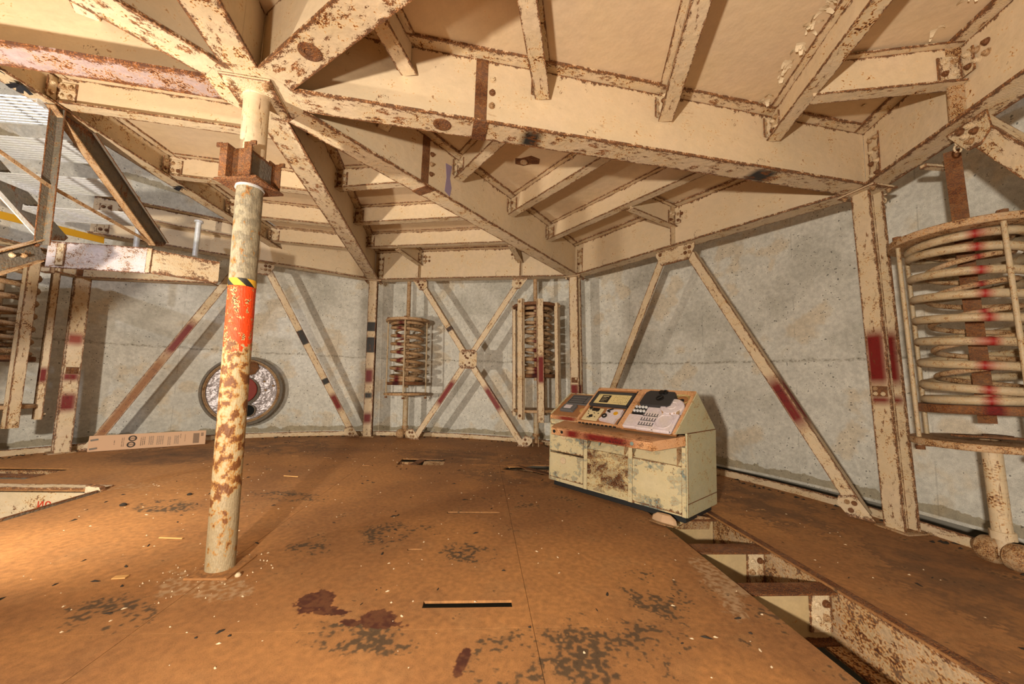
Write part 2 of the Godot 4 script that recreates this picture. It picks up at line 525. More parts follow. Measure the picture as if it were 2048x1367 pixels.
# ---------------------------------------------------------------- mesh building
class MB:
	var v := PackedVector3Array()
	var n := PackedVector3Array()
	var a := PackedVector2Array()
	var b := PackedVector2Array()
	var c := PackedColorArray()
	var i := PackedInt32Array()

	func quad(p: Array, nrm: Vector3, uv: Array, uv2: Array, col: Array) -> void:
		var s := v.size()
		for k in 4:
			v.append(p[k])
			n.append(nrm)
			a.append(uv[k])
			b.append(uv2[k])
			c.append(col[k])
		var flip: bool = (p[1] - p[0]).cross(p[2] - p[0]).dot(nrm) > 0.0
		for k in ([0, 2, 1, 0, 3, 2] if flip else [0, 1, 2, 0, 2, 3]):
			i.append(s + k)

	func tri(p: Array, nrm: Vector3, uv: Array) -> void:
		var s := v.size()
		for k in 3:
			v.append(p[k])
			n.append(nrm)
			a.append(uv[k])
			b.append(Vector2(0.3, 0.5))
			c.append(Color.WHITE)
		var flip: bool = (p[1] - p[0]).cross(p[2] - p[0]).dot(nrm) > 0.0
		for k in ([0, 2, 1] if flip else [0, 1, 2]):
			i.append(s + k)

	func mesh() -> ArrayMesh:
		var arr := []
		arr.resize(Mesh.ARRAY_MAX)
		arr[Mesh.ARRAY_VERTEX] = v
		arr[Mesh.ARRAY_NORMAL] = n
		arr[Mesh.ARRAY_TEX_UV] = a
		arr[Mesh.ARRAY_TEX_UV2] = b
		arr[Mesh.ARRAY_COLOR] = c
		arr[Mesh.ARRAY_INDEX] = i
		var m := ArrayMesh.new()
		m.add_surface_from_arrays(Mesh.PRIMITIVE_TRIANGLES, arr)
		return m

func band_color(bands: Array, t: float, across := 0.5) -> Color:
	var c := Color.WHITE
	for bd in bands:
		var soft: float = bd[3] if bd.size() > 3 else 0.02
		var w: float = sst(bd[0] - soft, bd[0] + soft, t) * (1.0 - sst(bd[1] - soft, bd[1] + soft, t))
		if soft > 0.015:        # sprayed by hand: a blob that does not reach both edges
			w *= 1.0 - sst(0.30, 0.56, absf(across - 0.46))
		c = c.lerp(bd[2], w)
	return c

# a flat bar or plate from A to B: w wide along `side`, t thick across it. bands paint the metal along its length
func bar(mb: MB, A: Vector3, B: Vector3, side: Vector3, w: float, t: float, bands := []) -> void:
	var d := (B - A).normalized()
	var L := A.distance_to(B)
	var x := (side - d * side.dot(d)).normalized()
	var y := x.cross(d).normalized()
	var st := [0.0, L]
	for bd in bands:
		var soft: float = bd[3] if bd.size() > 3 else 0.02
		for q in [bd[0] - soft, bd[0], bd[0] + soft, bd[1] - soft, bd[1], bd[1] + soft]:
			if q > 0.001 and q < L - 0.001:
				st.append(q)
	st.sort()
	var u0 := rng.randf() * 3.0
	var hx := x * w * 0.5
	var hy := y * t * 0.5
	rng.randf()
	var cols := 1 if bands.is_empty() else 6
	for k in st.size() - 1:
		var a: float = st[k]
		var b: float = st[k + 1]
		var ca := band_color(bands, a, 0.9)
		var cb := band_color(bands, b, 0.9)
		var pa := A + d * a
		var pb := A + d * b
		var ua := u0 + a / 1.5
		var ub := u0 + b / 1.5
		for s in [1.0, -1.0]:
			var v0 := 0.0
			var v1 := 1.0
			for j in cols:
				v0 = float(j) / cols
				v1 = float(j + 1) / cols
				var x0 := hx * (2.0 * v0 - 1.0)
				var x1 := hx * (2.0 * v1 - 1.0)
				mb.quad([pa + x0 + hy * s, pa + x1 + hy * s, pb + x1 + hy * s, pb + x0 + hy * s], y * s,
					[Vector2(a, v0 * w), Vector2(a, v1 * w), Vector2(b, v1 * w), Vector2(b, v0 * w)],
					[Vector2(ua + s, v0), Vector2(ua + s, v1), Vector2(ub + s, v1), Vector2(ub + s, v0)],
					[band_color(bands, a, v0), band_color(bands, a, v1), band_color(bands, b, v1), band_color(bands, b, v0)])
			mb.quad([pa - hy + hx * s, pa + hy + hx * s, pb + hy + hx * s, pb - hy + hx * s], x * s,
				[Vector2(a, 0), Vector2(a, t), Vector2(b, t), Vector2(b, 0)],
				[Vector2(ua, 0.01), Vector2(ua, 0.05), Vector2(ub, 0.05), Vector2(ub, 0.01)], [ca, ca, cb, cb])
	for e in [[A, -1.0, 0.0], [B, 1.0, L]]:
		var p: Vector3 = e[0]
		var cc := band_color(bands, e[2])
		mb.quad([p - hx - hy, p + hx - hy, p + hx + hy, p - hx + hy], d * e[1],
			[Vector2(0, 0), Vector2(w, 0), Vector2(w, t), Vector2(0, t)],
			[Vector2(u0, 0.02), Vector2(u0 + w, 0.02), Vector2(u0 + w, 0.08), Vector2(u0, 0.08)], [cc, cc, cc, cc])

# a box with its middle at c, on axes x y z (full sizes), edges chamfered by e
func box(mb: MB, c: Vector3, bs: Basis, size: Vector3, e := 0.0) -> void:
	var h := size * 0.5
	var ax := [bs.x, bs.y, bs.z]
	var hh := [h.x, h.y, h.z]
	var W := [Color.WHITE, Color.WHITE, Color.WHITE, Color.WHITE]
	for k in 3:
		var j := (k + 1) % 3
		var l := (k + 2) % 3
		for s in [1.0, -1.0]:
			var o: Vector3 = c + ax[k] * hh[k] * s
			var p: Vector3 = ax[j] * (hh[j] - e)
			var q: Vector3 = ax[l] * (hh[l] - e)
			mb.quad([o - p - q, o + p - q, o + p + q, o - p + q], ax[k] * s,
				[Vector2(0, 0), Vector2(1, 0), Vector2(1, 1), Vector2(0, 1)],
				[Vector2(0.1, 0), Vector2(0.1 + 2.0 * hh[j], 0), Vector2(0.1 + 2.0 * hh[j], 1), Vector2(0.1, 1)], W)
		if e > 0.0:
			for s in [1.0, -1.0]:
				for r in [1.0, -1.0]:
					var a: Vector3 = c + ax[j] * hh[j] * s + ax[l] * (hh[l] - e) * r
					var b: Vector3 = c + ax[j] * (hh[j] - e) * s + ax[l] * hh[l] * r
					var q: Vector3 = ax[k] * (hh[k] - e)
					mb.quad([a - q, a + q, b + q, b - q], (ax[j] * s + ax[l] * r).normalized(),
						[Vector2(0, 0), Vector2(1, 0), Vector2(1, 1), Vector2(0, 1)],
						[Vector2(0, 0), Vector2(0.2, 0), Vector2(0.2, 0.03), Vector2(0, 0.03)], W)

# a prism: polygon pts (in the plane o + x*px + y*py) with thickness t along x cross y, centred
func prism(mb: MB, o: Vector3, x: Vector3, y: Vector3, pts: PackedVector2Array, t: float) -> void:
	var z := x.cross(y).normalized()
	var tri := Geometry2D.triangulate_polygon(pts)
	var lo := Vector2(1e9, 1e9)
	var hi := -lo
	for p in pts:
		lo = lo.min(p)
		hi = hi.max(p)
	var sz := hi - lo
	for s in [0.5, -0.5]:
		for k in range(0, tri.size(), 3):
			var p := []
			var uv := []
			for m in 3:
				var q: Vector2 = pts[tri[k + m]]
				p.append(o + x * q.x + y * q.y + z * t * s)
				uv.append((q - lo) / sz)
			var start := mb.v.size()
			mb.tri(p, z * signf(s), uv)
			for m in 3:
				var q: Vector2 = uv[m]
				mb.b[start + m] = Vector2(0.1 + q.x * sz.x, 1.0 - q.y)
	for k in pts.size():
		var a: Vector2 = pts[k]
		var b: Vector2 = pts[(k + 1) % pts.size()]
		var pa := o + x * a.x + y * a.y
		var pb := o + x * b.x + y * b.y
		var e := (b - a).normalized()
		var nn := (x * e.y - y * e.x)
		var mid := (a + b) * 0.5 + Vector2(e.y, -e.x) * 0.0005
		if Geometry2D.is_point_in_polygon(mid, pts):
			nn = -nn
		var L := a.distance_to(b)
		mb.quad([pa - z * t * 0.5, pa + z * t * 0.5, pb + z * t * 0.5, pb - z * t * 0.5], nn,
			[Vector2(0, 0), Vector2(0, t), Vector2(L, t), Vector2(L, 0)],
			[Vector2(0, 0.01), Vector2(0, 0.04), Vector2(L, 0.04), Vector2(L, 0.01)], [Color.WHITE, Color.WHITE, Color.WHITE, Color.WHITE])

# a body of revolution about o..axis; prof holds (radius, height) pairs; sharp corners between rings
func lathe(mb: MB, o: Vector3, axis: Vector3, prof: Array, segs: int, a0 := 0.0, a1 := TAU, tint = null) -> void:
	axis = axis.normalized()
	var x := axis.cross(Vector3(0.31, 0.17, 0.93)).normalized()
	if absf(axis.y) > 0.9:
		x = (Vector3.RIGHT - axis * axis.x).normalized()
	var z := x.cross(axis).normalized()
	var total := 0.0
	for k in prof.size() - 1:
		total += prof[k].distance_to(prof[k + 1])
	var run := 0.0
	for k in prof.size() - 1:
		var p: Vector2 = prof[k]
		var q: Vector2 = prof[k + 1]
		var d := q - p
		if d.length() < 1e-6:
			continue
		var nr := Vector2(d.y, -d.x).normalized()
		var s := mb.v.size()
		for j in segs + 1:
			var f := float(j) / segs
			var an := lerpf(a0, a1, f)
			var r := x * cos(an) + z * sin(an)
			var nn := (r * nr.x + axis * nr.y).normalized()
			for e in 2:
				var w: Vector2 = p if e == 0 else q
				var pos := o + r * w.x + axis * w.y
				mb.v.append(pos)
				mb.n.append(nn)
				mb.a.append(Vector2(f, (run + (d.length() if e else 0.0)) / total))
				mb.b.append(Vector2(f * 2.0, 0.02 + 0.9 * (run + (d.length() if e else 0.0)) / total))
				mb.c.append(tint.call(pos) if tint != null else Color.WHITE)
		for j in segs:
			var i0 := s + j * 2
			for t3 in [[i0, i0 + 1, i0 + 2], [i0 + 1, i0 + 3, i0 + 2]]:
				var fl: bool = (mb.v[t3[1]] - mb.v[t3[0]]).cross(mb.v[t3[2]] - mb.v[t3[0]]).dot(mb.n[t3[0]]) > 0.0
				mb.i.append(t3[0])
				mb.i.append(t3[2] if fl else t3[1])
				mb.i.append(t3[1] if fl else t3[2])
		run += d.length()

# a round bar swept along pts
func tube(mb: MB, pts: PackedVector3Array, r: float, segs: int, tint = null, caps := true) -> void:
	var up := Vector3.UP
	var s0 := mb.v.size()
	var len := 0.0
	for k in pts.size():
		var d := (pts[mini(k + 1, pts.size() - 1)] - pts[maxi(k - 1, 0)]).normalized()
		if absf(d.dot(up)) > 0.95:
			up = Vector3.RIGHT if absf(d.x) < 0.9 else Vector3.BACK
		var x := up.cross(d).normalized()
		var y := d.cross(x).normalized()
		up = y
		if k > 0:
			len += pts[k].distance_to(pts[k - 1])
		for j in segs + 1:
			var an := TAU * j / segs
			var nn := x * cos(an) + y * sin(an)
			mb.v.append(pts[k] + nn * r)
			mb.n.append(nn)
			mb.a.append(Vector2(float(j) / segs, len))
			mb.b.append(Vector2(len, 0.5))
			mb.c.append(tint.call(pts[k]) if tint != null else Color.WHITE)
	var row := segs + 1
	for k in pts.size() - 1:
		for j in segs:
			var i0 := s0 + k * row + j
			for t3 in [[i0, i0 + 1, i0 + row], [i0 + 1, i0 + row + 1, i0 + row]]:
				var fl: bool = (mb.v[t3[1]] - mb.v[t3[0]]).cross(mb.v[t3[2]] - mb.v[t3[0]]).dot(mb.n[t3[0]]) > 0.0
				mb.i.append(t3[0])
				mb.i.append(t3[2] if fl else t3[1])
				mb.i.append(t3[1] if fl else t3[2])
	if caps:
		for e in [[0, pts[0] - pts[1]], [pts.size() - 1, pts[pts.size() - 1] - pts[pts.size() - 2]]]:
			var nn: Vector3 = e[1].normalized()
			for j in range(1, segs - 1):
				var b0: int = s0 + e[0] * row
				mb.tri([mb.v[b0], mb.v[b0 + j], mb.v[b0 + j + 1]], nn, [Vector2.ZERO, Vector2.ZERO, Vector2.ZERO])

# ---------------------------------------------------------------- things and parts
func numbered(called: String) -> String:
	if not used.has(called):
		used[called] = 0
		return called
	used[called] += 1
	return "%s_%03d" % [called, used[called]]

func thing(called: String, label: String, category: String, at: Vector3, group := "") -> Node3D:
	var o := Node3D.new()
	o.name = numbered(called)
	add_child(o)
	o.position = at
	return tag(o, label, category, group)

func tag(o: Node3D, label: String, category: String, group := "", kind := "thing") -> Node3D:
	o.set_meta("label", label)
	o.set_meta("category", category)
	if group:
		o.set_meta("group", group)
	if kind:
		o.set_meta("kind", kind)
	return o

func structure(called: String, label: String, category: String, mb: MB, m: Material) -> MeshInstance3D:
	var o := MeshInstance3D.new()
	o.name = numbered(called)
	o.mesh = mb.mesh()
	o.material_override = m
	add_child(o)
	tag(o, label, category, "", "structure")
	return o

# a mesh given in world space, made a part of `parent` (whose own place is undone)
func part(called: String, mb: MB, m: Material, parent: Node3D) -> MeshInstance3D:
	var o := MeshInstance3D.new()
	o.name = called
	var world := world_of(parent)
	if world != Transform3D.IDENTITY:
		var back := world.affine_inverse()
		for k in mb.v.size():
			mb.v[k] = back * mb.v[k]
			mb.n[k] = (back.basis * mb.n[k]).normalized()
	o.mesh = mb.mesh()
	o.material_override = m
	parent.add_child(o, true)
	return o

func world_of(o: Node) -> Transform3D:
	var t := Transform3D.IDENTITY
	while o is Node3D and o != self:
		t = o.transform * t
		o = o.get_parent()
	return t

func one(called: String, label: String, category: String, at: Vector3, mb: MB, m: Material, group := "") -> MeshInstance3D:
	for k in mb.v.size():
		mb.v[k] -= at
	var o := MeshInstance3D.new()
	o.name = numbered(called)
	o.mesh = mb.mesh()
	o.material_override = m
	add_child(o)
	o.position = at
	tag(o, label, category, group)
	return o

func make_bolt() -> ArrayMesh:      # washer and hexagon nut, axis +Y, about 4 cm across
	var mb := MB.new()
	lathe(mb, Vector3.ZERO, Vector3.UP, [Vector2(0.024, 0.0), Vector2(0.024, 0.004), Vector2(0.015, 0.004)], 12)
	lathe(mb, Vector3.ZERO, Vector3.UP, [Vector2(0.018, 0.004), Vector2(0.018, 0.018), Vector2(0.015, 0.021), Vector2(0.009, 0.021)], 6)
	lathe(mb, Vector3.ZERO, Vector3.UP, [Vector2(0.009, 0.02), Vector2(0.009, 0.030), Vector2(0.0, 0.031)], 8)
	return mb.mesh()

func bolt(parent: Node3D, at: Vector3, axis: Vector3, size := 1.0) -> void:
	var o := MeshInstance3D.new()
	o.name = "bolt"
	o.mesh = bolt_mesh
	o.material_override = bolt_mats[rng.randi_range(0, 2)]
	var y := axis.normalized()
	var x := y.cross(Vector3(0.3, 0.2, 0.93) if absf(y.y) < 0.9 else Vector3.RIGHT).normalized()
	var bs := Basis(x, y, x.cross(y)) * Basis(Vector3.UP, rng.randf() * TAU)
	var w := world_of(parent).affine_inverse()
	o.transform = w * Transform3D(bs.scaled_local(Vector3.ONE * size), at)
	parent.add_child(o, true)

func on_ring(az: float, r: float, y: float) -> Vector3:
	var a := deg_to_rad(az)
	return Vector3(r * sin(a), y, -r * cos(a))

func leaned(p: Vector3) -> Vector3:      # where a point of the upright cage stands now
	return p + LEAN * (p.y / H_FLANGE)

func up_at(az: float, r: float, y: float) -> Vector3:     # a point of the upper frame
	return on_ring(az, r, y) + LEAN

# an I-beam as a thing: a, b = middle of its underside
func i_beam(called: String, label: String, category: String, a: Vector3, b: Vector3, depth: float, fw: float, tw: float, tf: float, mats: Array, group := "", bands := []) -> Node3D:
	var t := thing(called, label, category, a, group)
	var d := (b - a).normalized()
	var side := d.cross(Vector3.UP).normalized()
	var w := MB.new()
	bar(w, a + Vector3.UP * depth * 0.5, b + Vector3.UP * depth * 0.5, Vector3.DOWN, depth - tf * 2.0, tw)
	part("web", w, mats[0], t)
	var f := MB.new()
	bar(f, a + Vector3.UP * tf * 0.5, b + Vector3.UP * tf * 0.5, side, fw, tf, bands)
	part("bottom_flange", f, mats[1], t)
	var g := MB.new()
	bar(g, a + Vector3.UP * (depth - tf * 0.5), b + Vector3.UP * (depth - tf * 0.5), side, fw, tf)
	part("top_flange", g, mats[1], t)
	return t

# ---------------------------------------------------------------- the room
func shell() -> void:
	var mb := MB.new()
	var segs := 192
	var y0 := -0.03
	var y1 := 6.2
	var W := [Color.WHITE, Color.WHITE, Color.WHITE, Color.WHITE]
	for k in segs:
		var a := 360.0 * k / segs
		var b := 360.0 * (k + 1) / segs
		var na := -on_ring((a + b) * 0.5, 1.0, 0.0)
		var ua := a / 120.0
		var ub := b / 120.0
		mb.quad([on_ring(a, R_WALL, y0), on_ring(b, R_WALL, y0), on_ring(b, R_WALL, y1), on_ring(a, R_WALL, y1)], na,
			[Vector2(ua, 1.0 - y0 / 4.0), Vector2(ub, 1.0 - y0 / 4.0), Vector2(ub, 1.0 - y1 / 4.0), Vector2(ua, 1.0 - y1 / 4.0)],
			[Vector2(ua * 9.0, -y0 / 1.31), Vector2(ub * 9.0, -y0 / 1.31), Vector2(ub * 9.0, -y1 / 1.31), Vector2(ua * 9.0, -y1 / 1.31)], W)
		mb.quad([on_ring(a, R_WALL + 0.35, y0), on_ring(b, R_WALL + 0.35, y0), on_ring(b, R_WALL + 0.35, y1), on_ring(a, R_WALL + 0.35, y1)], -na,
			[Vector2(ua, 0), Vector2(ub, 0), Vector2(ub, 1), Vector2(ua, 1)], [Vector2.ZERO, Vector2.ZERO, Vector2.ZERO, Vector2.ZERO], W)
		mb.quad([on_ring(a, R_WALL, y0), on_ring(b, R_WALL, y0), on_ring(b, R_WALL + 0.35, y0), on_ring(a, R_WALL + 0.35, y0)], Vector3.DOWN,
			[Vector2(ua, 1), Vector2(ub, 1), Vector2(ub, 0.99), Vector2(ua, 0.99)], [Vector2.ZERO, Vector2.ZERO, Vector2.ZERO, Vector2.ZERO], W)
	structure("wall_round", "pale limewashed concrete wall curving round behind the steel frame", "wall", mb, M.wall)
	mb = MB.new()
	lathe(mb, Vector3.ZERO, Vector3.UP, [Vector2(6.25, 0.06), Vector2(6.25, -2.7), Vector2(5.9, -2.7), Vector2(5.9, 0.06)], 96)
	structure("wall_lower", "concrete wall going on below the edge of the floor", "wall", mb, M.pit)
	mb = MB.new()
	lathe(mb, Vector3(0, -2.75, 0), Vector3.UP, [Vector2(0.0, 0.0), Vector2(6.1, 0.0), Vector2(6.1, 0.1), Vector2(0.0, 0.1)], 64)
	structure("floor_lower", "floor of the level below, seen through the trench", "floor", mb, M.pit)
	mb = MB.new()
	lathe(mb, Vector3(0, 6.15, 0), Vector3.UP, [Vector2(0.0, 0.0), Vector2(6.0, 0.0), Vector2(6.0, 0.2), Vector2(0.0, 0.2)], 64)
	structure("ceiling_upper", "concrete roof of the level above the stair opening", "ceiling", mb, M.deck)

func pq(p: float, q: float, y := 0.0) -> Vector3:
	return GB * p + GA * q + Vector3.UP * y

func rect(p0: float, p1: float, q0: float, q1: float) -> PackedVector2Array:
	return PackedVector2Array([Vector2(p0, q0), Vector2(p1, q0), Vector2(p1, q1), Vector2(p0, q1)])

func floor_deck() -> void:
	var root := Node3D.new()
	root.name = "floor"
	add_child(root)
	tag(root, "steel plate floor thick with orange rust dust, slotted and cut by a trench", "floor", "", "structure")
	var circle := PackedVector2Array()
	for k in 96:
		circle.append(Vector2(cos(TAU * k / 96), sin(TAU * k / 96)) * R_FLOOR)
	var holes := [
		rect(2.88, 3.41, -1.06, 1.7), rect(1.166, 1.60, 0.335, 0.392), rect(1.17, 1.60, -0.945, -0.905), rect(1.19, 1.45, -3.05, -3.0),
		rect(0.40, 0.97, -2.98, -2.62), rect(-4.9, -1.89, -1.43, 1.6), rect(-4.9, -2.9, -2.2, -1.76),
		PackedVector2Array([Vector2(1.70, -2.46), Vector2(1.78, -2.60), Vector2(1.95, -2.62), Vector2(2.12, -2.72), Vector2(2.45, -2.70), Vector2(2.75, -2.60), Vector2(2.78, -2.38), Vector2(2.40, -2.22), Vector2(2.16, -2.20), Vector2(2.05, -2.33), Vector2(1.90, -2.38)]),
	]
	# two thin drilled slots far out, by the column feet
	for h in [[-0.62, -2.98], [-0.25, -2.93], [-1.05, -3.05], [0.0, -2.55], [3.93, -1.06], [2.35, -3.05], [0.98, -0.25]]:
		holes.append(rect(h[0], h[0] + 0.09, h[1], h[1] + 0.025))
	var ps := [-5.1, -3.36, -1.68, 0.0, 1.68, 2.88, 3.41, 5.1]
	var qs := [-5.1, -3.30, -1.50, 0.55, 2.6, 5.1]
	var cuts := [-4.4, -3.9, -3.05 + 0.025, -2.96, -2.92, -2.54, -2.8, -2.41, -1.98, -1.05, -0.925, -0.24, 0.363]
	for i in ps.size() - 1:
		for j in qs.size() - 1:
			var mb := MB.new()
			var edges := [qs[j] + 0.0012]
			for c in cuts:
				if c > qs[j] + 0.01 and c < qs[j + 1] - 0.01:
					edges.append(c)
			edges.append(qs[j + 1] - 0.0012)
			edges.sort()
			for k in edges.size() - 1:
				var polys := Geometry2D.intersect_polygons(rect(ps[i] + 0.0012, ps[i + 1] - 0.0012, edges[k], edges[k + 1]), circle)
				for h in holes:
					var rest: Array[PackedVector2Array] = []
					for p in polys:
						for piece in Geometry2D.clip_polygons(p, h):
							if not Geometry2D.is_polygon_clockwise(piece):
								rest.append(piece)
					polys = rest
				for p in polys:
					prism(mb, Vector3(0, -0.006, 0), GB, GA, p, 0.012)
			if mb.v.is_empty():
				continue
			for k in mb.v.size():
				mb.a[k] = Vector2(mb.v[k].x / 10.24 + 0.5, mb.v[k].z / 10.24 + 0.5)
				mb.b[k] = Vector2(mb.v[k].x, mb.v[k].z) / 0.9
			part("floor_plate", mb, M.floor, root)
	# upstand round the edge of the floor
	var mb := MB.new()
	lathe(mb, Vector3(0, -0.02, 0), Vector3.UP, [Vector2(5.0, 0.0), Vector2(5.0, 0.094), Vector2(4.985, 0.096), Vector2(4.978, 0.094), Vector2(4.978, 0.0)], 120)
	for k in mb.b.size():
		mb.b[k] = Vector2(mb.b[k].x * 10.0, clampf(1.0 - (mb.v[k].y + 0.02) / 0.096, 0.02, 0.98))
	structure("trim_rim", "white painted steel upstand flaking rust round the floor edge", "floor trim", mb, M.rim)
	# silt swept up against the upstand
	var st := MB.new()
	for k in 260:
		var az := rng.randf_range(-85.0, 95.0)
		var r := rng.randf_range(4.80, 4.96)
		var s := rng.randf_range(0.006, 0.02)
		lump(st, on_ring(az, r, 0.0), Vector3(s * rng.randf_range(1.0, 3.0), s * 0.5, s))
	var o := one("silt", "brown silt and flakes swept up against the white floor edge", "debris", Vector3.ZERO, st, M.grime)
	o.set_meta("kind", "stuff")

func lump(mb: MB, at: Vector3, size: Vector3) -> void:
	var ang := rng.randf() * TAU
	var x := Vector3(cos(ang), 0, sin(ang))
	var z := Vector3(-sin(ang), 0, cos(ang))
	var ring := []
	for k in 6:
		var f := TAU * k / 6
		var rr := rng.randf_range(0.7, 1.1)
		ring.append(at + x * cos(f) * size.x * rr + z * sin(f) * size.z * rr)
	var topp := at + Vector3.UP * size.y * 1.6 + x * size.x * 0.2
	for k in 6:
		var p: Vector3 = ring[k]
		var q: Vector3 = ring[(k + 1) % 6]
		var nn := (q - p).cross(topp - p).normalized()
		if nn.y < 0.0:
			nn = -nn
		mb.tri([p, q, topp], nn, [Vector2.ZERO, Vector2.RIGHT, Vector2.ONE])

func under_floor() -> void:
	# the trench where the floor panel is gone
	var g := "floor joists crossing the open trench"
	var spots := [[-0.29, "first rusty floor joist crossing the open trench, the one nearer the control desk", 0.14], [0.22, "second floor joist crossing the open trench, with a pale web and rusty lower flange", 0.115], [-0.88, "short floor joist in the trench under the corner of the control desk", 0.12]]
	for sp in spots:
		var q: float = sp[0]
		var t := i_beam("floor_joist", sp[1], "joist", pq(2.86, q, -0.29), pq(3.41, q, -0.29), 0.276, sp[2], 0.008, 0.012, [M.dusty, M.rust], g)
		if q > -0.5:
			var mb := MB.new()
			bar(mb, pq(3.345, q + 0.012, -0.03), pq(3.345, q + 0.012, -0.24), GB, 0.13, 0.010)
			var pl := part("clip_angle", mb, M.plate, t)
			for k in 4:
				bolt(pl, pq(3.312 + 0.06 * (k % 2), q + 0.017, -0.09 - 0.075 * (k / 2)), GA, 0.9)
	var t := thing("floor_girder", "long channel along the far side of the trench, its web scabbed with rust", "girder", pq(3.42, -1.05, -0.3))
	var mb := MB.new()
	bar(mb, pq(3.425, -1.1, -0.155), pq(3.425, 1.7, -0.155), Vector3.UP, 0.29, 0.012)
	part("web", mb, M.trench, t)
	mb = MB.new()
	bar(mb, pq(3.375, -1.1, -0.295), pq(3.375, 1.7, -0.295), GB, 0.10, 0.014)
	part("bottom_flange", mb, M.trench, t)
	mb = MB.new()
	bar(mb, pq(3.44, -1.1, -0.0055), pq(3.44, 1.7, -0.0055), GB, 0.05, 0.016)
	part("top_flange", mb, M.rust, t)
	t = thing("floor_girder", "channel under the near lip of the trench, in deep shade", "girder", pq(2.86, -1.05, -0.3))
	mb = MB.new()
	bar(mb, pq(2.852, -1.1, -0.155), pq(2.852, 1.7, -0.155), Vector3.UP, 0.27, 0.012)
	part("web", mb, M.trench, t)
	mb = MB.new()
	bar(mb, pq(2.85, -1.1, -0.30), pq(2.85, 1.7, -0.30), GB, 0.08, 0.012)
	part("bottom_flange", mb, M.rust, t)
	# a torn corner of sheet at the desk end of the trench
	mb = MB.new()
	prism(mb, pq(3.20, -0.86, -0.06), GB, (GA * 0.35 + Vector3.UP * 0.9).normalized(), PackedVector2Array([Vector2(-0.16, -0.10), Vector2(0.18, -0.10), Vector2(0.17, 0.06), Vector2(0.02, 0.09)]), 0.006)
	one("torn_sheet", "torn rusty sheet standing in the trench end beside the control desk", "sheet metal", pq(3.2, -0.86, -0.1), mb, M.trench)
	# far hatch with a bar across it
	t = thing("floor_hatch", "open floor hatch with a bar across it, below the braced bay", "hatch", pq(0.68, -2.8, -0.1))
	mb = MB.new()
	bar(mb, pq(0.66, -2.98, -0.012), pq(0.58, -2.6, -0.012), GB, 0.09, 0.012)
	part("cross_bar", mb, M.rust, t)
	mb = MB.new()
	bar(mb, pq(0.70, -2.78, -0.028), pq(0.965, -2.78, -0.028), (GA - Vector3.UP * 0.12).normalized(), 0.24, 0.010)
	part("panel", mb, M.trench, t)
	mb = MB.new()
	bar(mb, pq(0.40, -2.84, -0.03), pq(0.62, -2.84, -0.03), GA, 0.05, 0.03)
	bar(mb, pq(0.40, -2.68, -0.03), pq(0.60, -2.68, -0.03), GA, 0.06, 0.03)
	part("rail", mb, M.trench, t)
	# corroded hole beside the desk
	t = thing("collapsed_floor", "floor plate rusted through and sagging, left of the control desk", "floor hole", pq(2.2, -2.45, -0.15))
	mb = MB.new()
	prism(mb, pq(2.16, -2.45, -0.020), (GB * 0.97 - Vector3.UP * 0.22).normalized(), (GA + Vector3.UP * 0.10).normalized(), PackedVector2Array([Vector2(-0.3, -0.05), Vector2(-0.05, -0.16), Vector2(0.3, -0.13), Vector2(0.34, 0.05), Vector2(0.1, 0.14), Vector2(-0.18, 0.12)]), 0.008)
	part("flap", mb, M.rust, t)
	mb = MB.new()
	prism(mb, pq(2.50, -2.46, 0.012), (GB + Vector3.UP * 0.16).normalized(), (GA - Vector3.UP * 0.12).normalized(), PackedVector2Array([Vector2(-0.2, -0.1), Vector2(0.2, -0.14), Vector2(0.22, 0.02), Vector2(-0.02, 0.10), Vector2(-0.22, 0.06)]), 0.008)
	part("flap", mb, M.trench, t)
	mb = MB.new()
	bar(mb, pq(1.70, -2.66, -0.06), pq(2.8, -2.66, -0.06), GA, 0.10, 0.012)
	bar(mb, pq(1.70, -2.70, -0.16), pq(2.8, -2.70, -0.16), Vector3.UP, 0.20, 0.010)
	part("joist", mb, M.trench, t)
	# stair well in the floor, left
	t = i_beam("floor_beam", "cream floor beam along the far side of the left floor opening, stencilled in red", "beam", pq(-4.3, -1.50, -0.44), pq(-1.93, -1.50, -0.44), 0.455, 0.125, 0.01, 0.014, [M.web_bad, M.plate])
	var tm := TextMesh.new()
	tm.text = "ИO"
	tm.font = sys_font(true)
	tm.font_size = 32
	tm.pixel_size = 0.0025
	tm.depth = 0.001
	var o := MeshInstance3D.new()
	o.name = "stencil_letters"
	o.mesh = tm
	o.material_override = M.red_ink
	o.transform = world_of(t).affine_inverse() * Transform3D(Basis(GB, Vector3.UP, GA), pq(-2.43, -1.4935, -0.145))
	t.add_child(o)
	t = thing("floor_beam", "narrow kerb of dark steel along the right edge of the left floor opening", "kerb", pq(-1.88, -1.4, 0))
	mb = MB.new()
	bar(mb, pq(-1.885, -1.36, -0.02), pq(-1.885, 1.5, -0.02), Vector3.UP, 0.085, 0.014)
	part("plate", mb, M.steel, t)
	mb = MB.new()
	prism(mb, pq(-1.92, -1.41, 0.01), GB, Vector3.UP, PackedVector2Array([Vector2(-0.09, -0.03), Vector2(0.05, -0.03), Vector2(0.02, 0.03), Vector2(-0.09, 0.045)]), 0.05)
	part("corner_piece", mb, M.plate, t)
	t = thing("floor_beam", "rusty angle lying across the narrow gap in the floor, far left", "beam", pq(-3.6, -1.98, 0))
	mb = MB.new()
	bar(mb, pq(-4.7, -1.97, -0.02), pq(-2.98, -1.97, -0.02), GA, 0.10, 0.012)
	part("flange", mb, M.rust, t)
	mb = MB.new()
	bar(mb, pq(-4.7, -1.93, -0.07), pq(-2.98, -1.93, -0.07), Vector3.UP, 0.10, 0.012)
	part("web", mb, M.steel, t)
	mb = MB.new()
